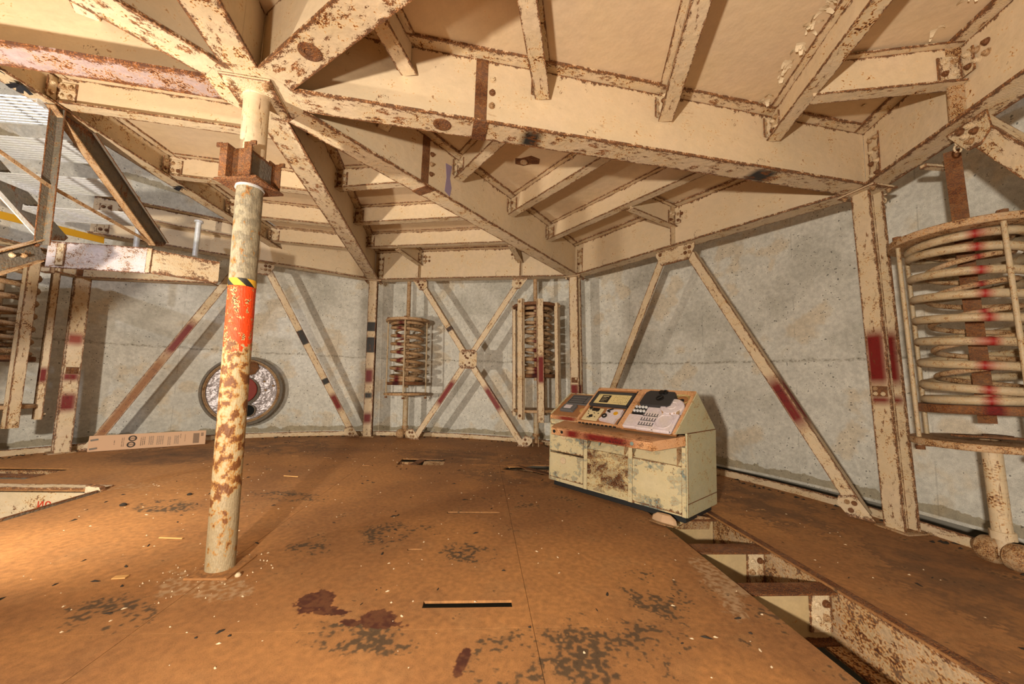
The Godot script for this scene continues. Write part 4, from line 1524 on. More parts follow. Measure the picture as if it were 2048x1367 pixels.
	for k in 4:
		var q0: float = [-1.87, -1.60, -1.31, -1.03][k]
		var y: float = [2.59, 2.78, 2.96, 3.13][k]
		mb = MB.new()
		for j in 10:
			bar(mb, pq(-3.02, q0 + 0.038 * j, y), pq(-2.065, q0 + 0.038 * j, y), Vector3.UP, 0.012, 0.021)
		for j in 10:
			bar(mb, pq(-2.97 + 0.095 * j, q0, y + 0.008), pq(-2.97 + 0.095 * j, q0 + 0.35, y + 0.008), Vector3.UP, 0.006, 0.006)
		var tr := part("tread", mb, M.zinc, st)
		for p0 in [-3.01, -2.075]:
			mb = MB.new()
			bar(mb, pq(p0, q0 - 0.01, y - 0.012), pq(p0, q0 + 0.36, y - 0.012), Vector3.UP, 0.055, 0.006)
			part("carrier_plate", mb, M.zinc, tr)
	# lower flight: the top of its stringer below the hanger
	mb = MB.new()
	bar(mb, pq(-2.07, -0.84, 1.985), pq(-2.07, 2.1, -0.10), Vector3.UP, 0.15, 0.010)
	var dk := one("stair_stringer", "dark sloping stringer of the lower stair flight at the left edge, edged with rust", "stringer", pq(-2.07, -0.84, 1.98), mb, M.steel)
	for lift in [0.088, -0.088]:
		mb = MB.new()
		bar(mb, pq(-2.045, -0.83, 1.985 + lift), pq(-2.045, 2.1, -0.10 + lift), GB, 0.05, 0.009)
		part("stringer_flange", mb, M.rusty, dk)
	for k in 3:
		bolt(dk, pq(-2.064, -0.80 + 0.07 * k, 1.985 - 0.05 * k + [0.03, -0.03, 0.0][k]), GB, 0.8)
	# hangers and braces
	mb = MB.new()
	var pa := pq(-2.04, -0.79, 2.02)
	bar(mb, pa, pq(-2.04, -0.755, 3.115), GA, 0.060, 0.008)
	bar(mb, pa + GB * 0.028 - GA * 0.028, pq(-2.012, -0.783, 3.115), GB, 0.055, 0.008)
	one("hanger_angle", "upright dark steel angle hanging from the trimmer in front of the treads", "hanger", pa, mb, M.steel)
	mb = MB.new()
	bar(mb, pq(-2.025, -1.75, 2.365), pq(-2.025, -0.77, 2.490), Vector3.UP, 0.028, 0.006)
	bar(mb, pq(-2.025, -0.77, 2.490), pq(-2.025, 0.6, 2.86), Vector3.UP, 0.028, 0.006)
	one("tie_bar", "thin rusty flat bar slanting across the treads to the landing corner", "tie bar", pq(-2.025, -1.75, 2.365), mb, M.rusty)
	mb = MB.new()
	bar(mb, pq(-2.06, -0.80, 2.08), pq(-2.06, 0.5, 3.11), GB, 0.010, 0.030)
	one("tie_bar", "pale flat bar rising left from the foot of the dark upright", "tie bar", pq(-2.06, -0.80, 2.08), mb, M.zinc)
	for k in 2:
		mb = MB.new()
		var c := Vector3(-3.255, 2.62, -2.24) if k == 0 else Vector3(-4.05, 2.55, -2.08)
		lathe(mb, c, Vector3.UP, [Vector2(0.0, 0.0), Vector2(0.032, 0.0), Vector2(0.032, 0.50), Vector2(0.0, 0.50)], 16)
		lathe(mb, c + Vector3.UP * 0.47, Vector3.UP, [Vector2(0.0, 0.0), Vector2(0.05, 0.0), Vector2(0.05, 0.025), Vector2(0.0, 0.025)], 16)
		one("pipe_hanger", ["short galvanised pipe standing between landing side and shelf angle", "short galvanised pipe under the lowest stair tread"][k], "pipe", c, mb, M.zinc)
	# yellow nosing seen beyond the treads
	mb = MB.new()
	bar(mb, Vector3(-4.50, 2.735, -0.85), Vector3(-4.50, 2.80, -2.0), Vector3.UP, 0.085, 0.012)
	one("toe_board", "yellow painted toe board seen through the stair treads", "toe board", Vector3(-4.5, 2.75, -0.85), mb, M.yellow)
	# loose rags of sealant on the trimmer
	for k in 3:
		mb = MB.new()
		var at := pq(-2.03, [-0.36, -0.52, -2.02][k], 3.118)
		for j in 5:
			var f := rng.randf() * TAU
			var dd := Vector3(cos(f), -0.5, sin(f)).normalized()
			bar(mb, at, at + dd * 0.07, Vector3(-sin(f), 0, cos(f)), 0.035, 0.004)
		one("tape_scrap", ["black tape scrap on the trimmer flange by the dark upright", "black tape scrap on the trimmer flange just past the first joist", "black tape scrap far down the trimmer flange near the edge beam"][k], "tape", at, mb, M.black_tape)

# ---------------------------------------------------------------- shock springs
func coil(c: Vector3, up: Vector3, r: float, y0: float, y1: float, turns: float, wire: float, phase: float, hand: float, marks: Array) -> MB:
	var mb := MB.new()
	var x := (Vector3.RIGHT - up * up.x).normalized()
	var z := x.cross(up)
	var pts := PackedVector3Array()
	var n := int(turns * 36)
	for k in n + 1:
		var f := float(k) / n
		var ease := clampf((f * turns - 0.8) / (turns - 1.6), 0.0, 1.0)        # closed, ground ends
		var an := phase + hand * TAU * turns * f
		pts.append(c + up * lerpf(y0, y1, ease) + (x * cos(an) + z * sin(an)) * r)
	var tint := func(p: Vector3) -> Color:
		for m in marks:
			var to := Vector3(p.x - c.x, 0, p.z - c.z).normalized()
			var w: float = 1.0 - sst(m[1] * 0.6, m[1], acos(clampf(to.dot(m[0]), -1.0, 1.0)))
			if w > 0.0:
				return Color.WHITE.lerp(m[2], w)
		return Color.WHITE
	tube(mb, pts, wire, 9, tint)
	return mb

func spring(c: Vector3, label: String, plate_y: float, ring_y: float, low_y: float, guarded: bool, guards: Array, ties: Array, marks: Array, rod_square: bool, top_y: float) -> void:
	var t := thing("coil_spring", label, "spring", c, "coil springs hanging round the cage")
	var up := (Vector3.UP + LEAN / H_FLANGE).normalized()
	var at := func(y: float) -> Vector3: return c + up * y
	var mb := MB.new()
	lathe(mb, at.call(plate_y), up, [Vector2(0.05, 0.0), Vector2(0.385, 0.0), Vector2(0.39, 0.006), Vector2(0.39, 0.042), Vector2(0.384, 0.048), Vector2(0.05, 0.048)], 56)
	part("top_plate", mb, M.rust if guarded else M.rusty, t)
	part("outer_coil", coil(c, up, 0.275, ring_y + 0.055, plate_y - 0.035, 8.6, 0.029, 0.6, 1.0, marks), M.spring if rod_square else M.rusty, t)
	part("inner_coil", coil(c, up, 0.205, ring_y + 0.045, plate_y - 0.03, 7.6, 0.019, 2.1, -1.0, marks), M.rusty, t)
	mb = MB.new()
	lathe(mb, at.call(ring_y - 0.03), up, [Vector2(0.06, 0.0), Vector2(0.33, 0.0), Vector2(0.335, 0.008), Vector2(0.335, 0.048), Vector2(0.33, 0.055), Vector2(0.06, 0.055)], 48, 0.0, TAU, func(p: Vector3) -> Color:
		for m in marks:
			if acos(clampf(Vector3(p.x - c.x, 0, p.z - c.z).normalized().dot(m[0]), -1.0, 1.0)) < m[1] * 0.8:
				return m[2]
		return Color.WHITE)
	part("lower_ring", mb, M.rust, t)
	mb = MB.new()
	lathe(mb, at.call(low_y), up, [Vector2(0.05, 0.0), Vector2(0.38, 0.0), Vector2(0.385, 0.008), Vector2(0.385, 0.036), Vector2(0.38, 0.044), Vector2(0.05, 0.044)], 56)
	part("bottom_plate", mb, M.rusty, t)
	# hanger through the middle
	mb = MB.new()
	if rod_square:
		bar(mb, at.call(ring_y - 0.10), at.call(top_y), Vector3(0.76, 0, 0.64), 0.085, 0.085)
	else:
		lathe(mb, at.call(ring_y - 0.08), up, [Vector2(0.0, 0.0), Vector2(0.036, 0.0), Vector2(0.036, top_y - ring_y + 0.08), Vector2(0.0, top_y - ring_y + 0.08)], 20)
	part("hanger_rod", mb, M.rust if rod_square else M.rusty, t)
	# pipe to the floor
	mb = MB.new()
	lathe(mb, at.call(0.20), up, [Vector2(0.0, 0.0), Vector2(0.048, 0.0), Vector2(0.048, low_y - 0.2), Vector2(0.0, low_y - 0.2)], 24)
	part("strut_pipe", mb, M.column if rod_square else M.spring, t)
	mb = MB.new()
	lathe(mb, at.call(0.165), up, [Vector2(0.0, 0.0), Vector2(0.064, 0.0), Vector2(0.064, 0.05), Vector2(0.0, 0.05)], 6)
	lathe(mb, at.call(0.06), up, [Vector2(0.0, 0.0), Vector2(0.036, 0.0), Vector2(0.036, 0.11), Vector2(0.0, 0.11)], 18)
	part("lock_nut", mb, M.column if rod_square else M.rusty, t)
	# tie rods or caging channels
	for an in ties:
		var d := Vector3(cos(an), 0, sin(an))
		mb = MB.new()
		var r := 0.345
		var p0: Vector3 = at.call(low_y - 0.055) + d * r
		var p1: Vector3 = at.call(plate_y + 0.065) + d * r
		tube(mb, PackedVector3Array([p0, p1]), 0.0135, 12)
		var rod := part("tie_rod", mb, M.spring if not guarded else M.rusty, t)
		mb = MB.new()
		lathe(mb, p0, up, [Vector2(0.0, 0.0), Vector2(0.028, 0.0), Vector2(0.028, 0.03), Vector2(0.0, 0.03)], 6)
		part("nut", mb, M.rust, rod)
		mb = MB.new()
		lathe(mb, p1 - up * 0.022, up, [Vector2(0.0, 0.0), Vector2(0.028, 0.0), Vector2(0.028, 0.03), Vector2(0.0, 0.03)], 6)
		part("nut", mb, M.rust, rod)
	for g in guards:
		var o: Vector3 = Vector3(g[0], 0, g[1])
		var out := o.normalized()
		var sd := out.cross(Vector3.UP).normalized()
		var a: Vector3 = c + up * (low_y - 0.09 - g[2]) + o
		var b: Vector3 = c + up * (plate_y + 0.07 + g[3]) + o
		mb = MB.new()
		bar(mb, a, b, sd, 0.105, 0.009, g[4])
		var gu := part("guard_channel", mb, M.column, t)
		mb = MB.new()
		bar(mb, a - out * 0.03 + sd * 0.05, b - out * 0.03 + sd * 0.05, out, 0.06, 0.008, g[4])
		bar(mb, a - out * 0.03 - sd * 0.05, b - out * 0.03 - sd * 0.05, out, 0.06, 0.008, g[4])
		part("lip", mb, M.column, gu)
		bolt(gu, b - up * 0.05 + out * 0.006, out, 1.0)
		bolt(gu, a + up * 0.06 + out * 0.006, out, 1.0)
	# pinned foot
	var rad := Vector3(c.x, 0, c.z).normalized()
	var tan := rad.cross(Vector3.UP)
	if guarded:
		for k in [-1.0, 1.0]:
			mb = MB.new()
			bar(mb, c + tan * k * 0.05 + Vector3.UP * 0.0, c + tan * k * 0.05 + Vector3.UP * 0.12, rad, 0.08, 0.012)
			part("lug", mb, M.rusty, t)
		mb = MB.new()
		tube(mb, PackedVector3Array([c + tan * -0.12 + Vector3.UP * 0.06, c + tan * 0.12 + Vector3.UP * 0.06]), 0.022, 12)
		part("pin", mb, M.rust, t)
	else:
		for k in [-1.0, 1.0]:
			mb = MB.new()
			lathe(mb, c + tan * k * 0.012 + Vector3.UP * 0.072, tan * k, [Vector2(0.0, 0.0), Vector2(0.062, 0.0), Vector2(0.082, 0.02), Vector2(0.088, 0.06), Vector2(0.080, 0.10), Vector2(0.05, 0.132), Vector2(0.045, 0.132), Vector2(0.03, 0.14), Vector2(0.0, 0.14)], 26)
			part("bearing_cap", mb, M.rusty, t)

func spring_units() -> void:
	var spray := Color(0.62, 0.02, 0.03)
	var spray2 := Color(0.28, 0.02, 0.03)
	var z := -4.60
	spring(Vector3(-1.20, 0, z), "open coil spring left of the crossed braces, between rusty round plates", 2.075, 0.965, 0.755, false, [], [2.6, 1.25, -0.3, 4.2],
		[[Vector3(-0.25, 0, 1).normalized(), 0.22, spray2]], false, 2.85)
	spring(Vector3(1.17, 0, z), "caged coil spring behind the left end of the control desk, behind pale channels", 2.33, 1.17, 0.575, true,
		[[-0.40, -0.06, 0.0, 0.0, []], [-0.21, 0.37, 0.02, 0.03, []], [0.13, 0.41, 0.05, 0.02, [[0.62, 1.05, RED, 0.03]]], [0.41, 0.13, 0.02, 0.0, []], [0.10, -0.41, 0.0, 0.0, []]], [],
		[[Vector3(0.0, 0, 1), 0.24, spray2]], false, 2.85)
	var to_cam := Vector3(1.988 - 4.68, 0, 1.898 + 1.30).normalized()
	spring(Vector3(4.68, 0, -1.30), "large open coil spring at the right edge, its coils marked with red spray", 2.19, 1.01, 0.755, false, [], [3.45, 4.35, 1.75, 0.2],
		[[to_cam, 0.115, spray]], true, 2.85)
	spring(Vector3(-4.62, 0, -1.22), "caged coil spring at the left edge under the stair landing", 2.32, 1.15, 0.575, true,
		[[0.14, -0.41, 0.05, 0.02, [[0.44, 0.62, RED, 0.03]]], [0.42, -0.04, 0.10, 0.02, []], [0.26, 0.34, 0.02, 0.0, []], [-0.35, 0.25, 0.0, 0.0, []]], [], [], false, 2.24)
	# a scrap of bent bar lying on the lower plate of the right hand spring
	var mb := MB.new()
	var c := Vector3(4.66, 0.805, -1.36)
	prism(mb, c + Vector3(-0.03, 0.012, 0.06), Vector3(0.93, 0.02, 0.36).normalized(), Vector3(-0.36, 0, 0.93).normalized(), PackedVector2Array([Vector2(-0.16, -0.02), Vector2(0.0, -0.05), Vector2(0.17, -0.01), Vector2(0.16, 0.03), Vector2(0.02, 0.0), Vector2(-0.14, 0.03)]), 0.014)
	one("scrap", "flat rusty scrap lying on the lower plate of the right hand spring", "scrap metal", c, mb, M.rust)
	mb = MB.new()
	lathe(mb, c + Vector3(0.10, 0.0, -0.02), Vector3.UP, [Vector2(0.0, 0.0), Vector2(0.07, 0.0), Vector2(0.07, 0.022), Vector2(0.0, 0.022)], 28)
	one("collar", "round rusty collar on the lower plate of the right hand spring", "collar", c + Vector3(0.1, 0, 0), mb, M.rust)

# ---------------------------------------------------------------- post under the hub
func centre_post() -> void:
	var foot := Vector3(0.0, 0.0, 0.0)
	var up := (LEAN + Vector3.UP * H_FLANGE).normalized()
	var t := thing("pipe_post", "leaning pipe post under the hub, rust patched below and orange banded at mid height", "post", foot)
	var mb := MB.new()
	lathe(mb, foot, up, [Vector2(0.0, 0.0), Vector2(0.071, 0.0), Vector2(0.0705, 1.6), Vector2(0.0705, 2.24), Vector2(0.0, 2.24)], 40)
	# keep the texture running from foot to top
	for k in mb.v.size():
		mb.a[k].y = 1.0 - clampf(mb.v[k].y / 2.24, 0.0, 1.0)
	part("lower_pipe", mb, M.post, t)
	mb = MB.new()
	lathe(mb, foot + up * 1.594, up, [Vector2(0.071, 0.0), Vector2(0.0722, 0.001), Vector2(0.0722, 0.044), Vector2(0.071, 0.045)], 40)
	for k in mb.v.size():
		mb.a[k] = Vector2(mb.a[k].x * 2.0 + 0.35, 1.0 - clampf((mb.v[k].y - 1.594) / 0.045, 0.0, 1.0))
	part("hazard_tape", mb, M.tape, t)
	mb = MB.new()
	lathe(mb, foot + up * 2.21, up, [Vector2(0.0, 0.0), Vector2(0.078, 0.0), Vector2(0.074, 0.022), Vector2(0.0, 0.022)], 36)
	part("weld_collar", mb, M.zinc, t)
	mb = MB.new()
	lathe(mb, foot + up * 2.42, up, [Vector2(0.0, 0.0), Vector2(0.071, 0.0), Vector2(0.071, 0.395), Vector2(0.076, 0.402), Vector2(0.076, 0.412), Vector2(0.0, 0.412)], 40)
	part("upper_pipe", mb, M.column, t)
	# bracket: two short channels back to back on a plate
	var f := GA * 0.985 + GB * -0.17
	f = f.normalized()
	var s := f.cross(up).normalized()
	var o := foot + up * 2.335
	mb = MB.new()
	box(mb, foot + up * 2.232, Basis(s, up, -f), Vector3(0.27, 0.014, 0.24), 0.002)
	part("bracket_plate", mb, M.rust, t)
	for e in [1.0, -1.0]:
		mb = MB.new()
		var c: Vector3 = o + f * 0.078 * e
		bar(mb, c - up * 0.095, c + up * 0.10, s, 0.11, 0.010)
		var ch := part("bracket_channel", mb, M.rust, t)
		mb = MB.new()
		for q in [1.0, -1.0]:
			bar(mb, c + s * 0.058 * q + f * 0.022 * e - up * 0.095, c + s * 0.058 * q + f * 0.022 * e + up * 0.11, f, 0.055, 0.010)
			bar(mb, c + s * 0.078 * q + f * 0.045 * e - up * 0.095, c + s * 0.078 * q + f * 0.045 * e + up * 0.11, s, 0.045, 0.008)
			bar(mb, c + s * 0.108 * q + f * 0.045 * e + up * 0.09, c + s * 0.108 * q + f * 0.045 * e + up * 0.115, s, 0.035, 0.010)
		part("bracket_flange", mb, M.rust, ch)
	for q in [1.0, -1.0]:
		mb = MB.new()
		bar(mb, o + s * 0.066 * q - f * 0.08, o + s * 0.066 * q + f * 0.08, up, 0.17, 0.008)
		part("bracket_side", mb, M.steel, t)
	# plate under the hub, with four bolts
	mb = MB.new()
	var pb := Basis(GB.rotated(Vector3.UP, 0.12), Vector3.UP, GA.rotated(Vector3.UP, 0.12))
	var pc := LEAN + Vector3.UP * (H_FLANGE - 0.011)
	box(mb, pc, pb, Vector3(0.28, 0.020, 0.34), 0.003)
	var hp := part("head_plate", mb, M.plate, t)
	for k in 4:
		bolt(hp, pc + pb.x * (0.105 if k % 2 else -0.105) + pb.z * (0.13 if k > 1 else -0.13) - Vector3.UP * 0.010, Vector3.DOWN, 1.1)
	mb = MB.new()
	box(mb, Vector3(0.0, 0.004, -0.01), Basis(GB, Vector3.UP, GA), Vector3(0.22, 0.012, 0.27), 0.003)
	part("base_plate", mb, M.floor, t)
	# sweepings round its foot
	mb = MB.new()
	for k in 70:
		var f2 := rng.randf() * TAU
		var r := rng.randf_range(0.075, 0.30)
		lump(mb, Vector3(cos(f2) * r, 0.0, sin(f2) * r + 0.04), Vector3.ONE * rng.randf_range(0.0015, 0.0055))
	var sw := one("sweepings", "pale paint chips and grit round the foot of the leaning post", "debris", Vector3.ZERO, mb, M.chip)
	sw.set_meta("kind", "stuff")
	mb = MB.new()
	lathe(mb, Vector3(0.16, -0.001, 0.04), Vector3.UP, [Vector2(0.0, 0.0), Vector2(0.014, 0.0), Vector2(0.016, 0.008), Vector2(0.008, 0.018), Vector2(0.0, 0.019)], 9)
	one("pebble", "small white lump on the floor just right of the post foot", "pebble", Vector3(0.16, 0, 0.04), mb, M.chip)

# ---------------------------------------------------------------- pipe stub through the wall
func wall_penetration() -> void:
	var n := Vector3(4.03, -0.02, 3.94).normalized()
	var c := Vector3(-4.03, 0.75, -3.94) + n * 0.33
	var t := thing("wall_duct", "round steel duct end in the wall behind the post, packed with crinkled foil", "duct", c - n * 0.30)
	var mb := MB.new()
	lathe(mb, c - n * 0.35, n, [Vector2(0.575, -0.10), Vector2(0.575, 0.345), Vector2(0.59, 0.345), Vector2(0.59, 0.36), Vector2(0.56, 0.362), Vector2(0.545, 0.352), Vector2(0.545, 0.30)], 72)
	part("ring", mb, M.steel, t)
	mb = MB.new()
	lathe(mb, c - n * 0.03, n, [Vector2(0.55, 0.0), Vector2(0.545, 0.018), Vector2(0.525, 0.024), Vector2(0.520, 0.010), Vector2(0.505, 0.004)], 72)
	part("gasket", mb, M.rusty, t)
	# crumpled foil: a disc of ruffled facets
	mb = MB.new()
	var x := Vector3.UP.cross(n).normalized()
	var y := n.cross(x).normalized()
	var fn := FastNoiseLite.new()
	fn.seed = 5
	fn.frequency = 5.0
	fn.noise_type = FastNoiseLite.TYPE_CELLULAR
	fn.cellular_return_type = FastNoiseLite.RETURN_DISTANCE2_SUB
	var rings := 22
	var segs := 96
	var P := func(i: int, j: int) -> Vector3:
		var r := 0.515 * i / rings
		var a := TAU * j / segs
		var h := fn.get_noise_2d(cos(a) * r, sin(a) * r) * 0.024 * (1.0 if i < rings else 0.2)
		return c - n * 0.045 + x * cos(a) * r + y * sin(a) * r + n * h
	for i in rings:
		for j in segs:
			var p0: Vector3 = P.call(i, j)
			var p1: Vector3 = P.call(i, (j + 1) % segs)
			var p2: Vector3 = P.call(i + 1, (j + 1) % segs)
			var p3: Vector3 = P.call(i + 1, j)
			for tr in [[p0, p2, p3], [p0, p1, p2]]:
				var nn: Vector3 = (tr[1] - tr[0]).cross(tr[2] - tr[0])
				if nn.length() < 1e-9:
					continue
				nn = nn.normalized()
				mb.tri(tr, nn if nn.dot(n) > 0.0 else -nn, [Vector2.ZERO, Vector2.RIGHT, Vector2.ONE])
	part("foil_packing", mb, M.foil, t)
	mb = MB.new()
	lathe(mb, c - n * 0.05 - x * 0.0, n, [Vector2(0.25, 0.0), Vector2(0.25, 0.05), Vector2(0.225, 0.052), Vector2(0.225, 0.03)], 48)
	lathe(mb, c - n * 0.03, n, [Vector2(0.0, 0.012), Vector2(0.23, 0.0)], 48)
	part("inner_pipe", mb, M.steel, t)
	mb = MB.new()
	lathe(mb, c - n * 0.02 - x * 0.02 + y * 0.02, n, [Vector2(0.225, 0.0), Vector2(0.225, 0.03), Vector2(0.215, 0.036), Vector2(0.0, 0.036)], 48)
	part("red_cover", mb, M.red_paint, t)
	mb = MB.new()
	var hc := c - n * 0.03 + x * 0.10 - y * 0.33
	lathe(mb, hc, n, [Vector2(0.112, 0.0), Vector2(0.112, 0.05), Vector2(0.095, 0.05), Vector2(0.095, 0.0)], 36)
	part("small_pipe", mb, M.steel, t)
	mb = MB.new()
	lathe(mb, hc, n, [Vector2(0.0, 0.012), Vector2(0.096, 0.012)], 30)
	part("bore", mb, M.dark, t)
	mb = MB.new()
	prism(mb, c + n * 0.005 + x * 0.10 + y * 0.40, x, y, PackedVector2Array([Vector2(-0.10, -0.02), Vector2(-0.03, -0.13), Vector2(0.05, -0.10), Vector2(0.10, 0.0), Vector2(0.07, 0.10), Vector2(-0.06, 0.11)]), 0.02)
	part("torn_tab", mb, M.rust, t)
	for k in 3:
		mb = MB.new()
		var at: Vector3 = c + x * [0.30, 0.33, 0.44][k] + y * [0.17, 0.02, 0.10][k] - n * 0.03
		lathe(mb, at, n, [Vector2(0.0, 0.0), Vector2(0.016, 0.0), Vector2(0.016, 0.022), Vector2(0.007, 0.022), Vector2(0.007, 0.01), Vector2(0.0, 0.01)], 14)
		part("stud", mb, M.rusty, t)

# ---------------------------------------------------------------- control desk
const CO := Vector3(1.603, 0.0, -2.314)
const CU := Vector3(0.8011, 0.0, 0.5986)     # along its front, left to right
const CV := Vector3(0.5986, 0.0, -0.8011)    # front to back

func cp(u: float, v: float, y: float) -> Vector3:
	return CO + CU * u + CV * v + Vector3.UP * y

func desk_side(mb: MB, u: float, pts: Array, t: float) -> void:
	var poly := PackedVector2Array()
	for p in pts:
		poly.append(Vector2(p[0], p[1]))
	prism(mb, CO + CU * u, CV, Vector3.UP, poly, t)

func sheet(mb: MB, u0: float, u1: float, v0: float, y0: float, v1: float, y1: float, t := 0.010) -> void:
	# a plate spanning u0..u1, running from (v0, y0) to (v1, y1)
	bar(mb, cp((u0 + u1) * 0.5, v0, y0), cp((u0 + u1) * 0.5, v1, y1), CU, u1 - u0, t)

func console() -> void:
	var t := thing("control_desk", "derelict three bay control desk of peeling pale green steel with orange sloping panels", "control desk", cp(0.73, 0.3, 0.0))
	var mb := MB.new()
	box(mb, cp(0.725, 0.31, 0.035), Basis(CU, Vector3.UP, -CV), Vector3(1.40, 0.07, 0.52), 0.004)
	part("plinth", mb, M.plinth, t)
	# carcase
	mb = MB.new()
	sheet(mb, 0.0, 1.457, 0.585, 0.06, 0.585, 0.71)
	sheet(mb, 0.483, 1.457, 0.585, 0.71, 0.215, 1.028)
	sheet(mb, 0.0, 0.483, 0.585, 0.71, 0.345, 0.955)
	sheet(mb, 0.0, 1.457, 0.01, 0.068, 0.58, 0.068)
	part("back_panel", mb, M.console_side, t)
	mb = MB.new()
	desk_side(mb, 1.457, [[-0.196, 0.722], [0.0, 0.712], [0.0, 0.062], [0.59, 0.062], [0.59, 0.71], [0.209, 1.036]], 0.016)
	var sp := part("side_panel", mb, M.console_side, t)
	mb = MB.new()
	bar(mb, cp(1.466, 0.0, 0.712), cp(1.466, 0.59, 0.712), Vector3.UP, 0.008, 0.004)
	bar(mb, cp(1.466, 0.0, 0.165), cp(1.466, 0.59, 0.165), Vector3.UP, 0.006, 0.004)
	part("seam", mb, M.rust, sp)
	mb = MB.new()
	bar(mb, cp(1.460, 0.006, 0.065), cp(1.460, 0.006, 0.70), CU, 0.012, 0.012)
	part("corner_bead", mb, M.bolt_a, sp)
	mb = MB.new()
	desk_side(mb, 0.004, [[0.0, 0.735], [0.0, 0.062], [0.59, 0.062], [0.59, 0.71], [0.34, 0.960]], 0.012)
	part("side_panel", mb, M.console_side, t)
	mb = MB.new()
	desk_side(mb, 0.486, [[-0.165, 0.71], [0.0, 0.70], [0.0, 0.062], [0.585, 0.062], [0.585, 0.71], [0.209, 1.030]], 0.010)
	part("divider", mb, M.console_front, t)
	mb = MB.new()
	desk_side(mb, 0.967, [[-0.0, 0.62], [0.0, 0.062], [0.585, 0.062], [0.585, 0.71], [0.209, 1.0]], 0.010)
	part("divider", mb, M.console_front, t)
	# posts between the bays
	for u in [0.478, 0.965, 1.44]:
		mb = MB.new()
		bar(mb, cp(u, -0.004, 0.062), cp(u, -0.004, 0.60 if u > 0.5 else 0.715), CU, 0.040 if u < 1.2 else 0.032, 0.014)
		part("front_post", mb, M.console_front, t)
	# left bay: two drawers under a sloping top
	for k in 2:
		mb = MB.new()
		var y0: float = [0.095, 0.362][k]
		var y1: float = [0.352, 0.640][k]
		box(mb, cp(0.232, -0.003, (y0 + y1) * 0.5), Basis(CU, Vector3.UP, -CV), Vector3(0.435, y1 - y0, 0.016), 0.003)
		var dr := part("drawer", mb, M.console_front, t)
		mb = MB.new()
		var c := cp(0.20, -0.012, (y0 + y1) * 0.5 + (0.03 if k else 0.06))
		lathe(mb, c, -CV, [Vector2(0.034, 0.0), Vector2(0.034, 0.008), Vector2(0.029, 0.010), Vector2(0.026, 0.004), Vector2(0.0, 0.004)], 28)
		part("pull", mb, M.column, dr)
	mb = MB.new()
	sheet(mb, 0.01, 0.46, 0.001, 0.062, 0.001, 0.095)
	part("front_rail", mb, M.console_front, t)
	mb = MB.new()
	sheet(mb, 0.008, 0.482, 0.0, 0.645, 0.0, 0.69)
	sheet(mb, 0.008, 0.482, -0.006, 0.692, -0.006, 0.738)
	part("front_rail", mb, M.console_front, t)
	mb = MB.new()
	sheet(mb, 0.008, 0.482, -0.002, 0.738, 0.338, 0.960)
	part("sloping_top", mb, M.console_face, t)
	mb = MB.new()
	for u in [0.012, 0.474]:
		bar(mb, cp(u, 0.0, 0.748), cp(u, 0.335, 0.968), CU, 0.018, 0.012)
	bar(mb, cp(0.01, 0.336, 0.962), cp(0.478, 0.336, 0.962), CV, 0.02, 0.014)
	part("top_edging", mb, M.console_front, t)
	# middle and right bays: doors, knee panels, shelf
	for k in 2:
		var u0: float = [0.50, 0.987][k]
		var u1: float = [0.943, 1.422][k]
		mb = MB.new()
		box(mb, cp((u0 + u1) * 0.5, -0.002, 0.262), Basis(CU, Vector3.UP, -CV), Vector3(u1 - u0, 0.375, 0.014), 0.002)
		part("door", mb, M.console_front if k else M.door, t)
		mb = MB.new()
		sheet(mb, u0, u1, -0.004, 0.452, 0.11, 0.615, 0.006)
		part("knee_panel", mb, M.console_front, t)
		mb = MB.new()
		prism(mb, cp(u1 - 0.02, 0.03, 0.53), (CV + CU * 0.25).normalized(), Vector3.UP, PackedVector2Array([Vector2(-0.05, -0.085), Vector2(0.09, 0.09), Vector2(-0.05, 0.09)]), 0.006)
		part("knee_bracket", mb, M.rusty, t)
		mb = MB.new()
		sheet(mb, u0, u1, 0.0, 0.063, 0.0, 0.075)
		part("kick_rail", mb, M.console_front, t)
	# torn strips hanging in the knee space
	mb = MB.new()
	prism(mb, cp(0.66, -0.02, 0.56), CU, (Vector3.UP + CV * 0.5).normalized(), PackedVector2Array([Vector2(-0.06, 0.05), Vector2(-0.02, -0.01), Vector2(0.0, -0.07), Vector2(0.012, -0.01), Vector2(0.07, 0.03), Vector2(0.06, 0.05)]), 0.002)
	prism(mb, cp(0.82, 0.0, 0.555), CU, (Vector3.UP + CV * 0.5).normalized(), PackedVector2Array([Vector2(-0.04, 0.05), Vector2(-0.03, 0.0), Vector2(0.005, -0.04), Vector2(0.05, 0.04)]), 0.002)
	part("torn_paint", mb, M.side_flat, t)
	mb = MB.new()
	var shelf := PackedVector2Array([Vector2(0.30, -0.31), Vector2(1.335, -0.31), Vector2(1.455, -0.012), Vector2(1.45, 0.02), Vector2(0.20, 0.02), Vector2(0.245, -0.20)])
	prism(mb, cp(0.0, -0.0, 0.655) , CU, (CV + Vector3.UP * 0.11).normalized(), shelf, 0.075)
	var sh := part("shelf", mb, M.console_ledge, t)
	mb = MB.new()
	bar(mb, cp(0.30, -0.3115, 0.6205), cp(1.335, -0.3115, 0.6205), Vector3.UP, 0.072, 0.003, [[0.16, 0.34, RED, 0.06], [0.36, 0.86, RED, 0.09]])
	part("front_strip", mb, M.console_strip, sh)
	mb = MB.new()
	lathe(mb, cp(0.335, -0.314, 0.618), -CV, [Vector2(0.0, 0.0), Vector2(0.016, 0.0), Vector2(0.016, 0.003), Vector2(0.0, 0.003)], 14)
	lathe(mb, cp(0.43, -0.314, 0.620), -CV, [Vector2(0.0, 0.0), Vector2(0.014, 0.0), Vector2(0.014, 0.004), Vector2(0.0, 0.004)], 14)
	part("socket", mb, M.dark, sh)
	mb = MB.new()
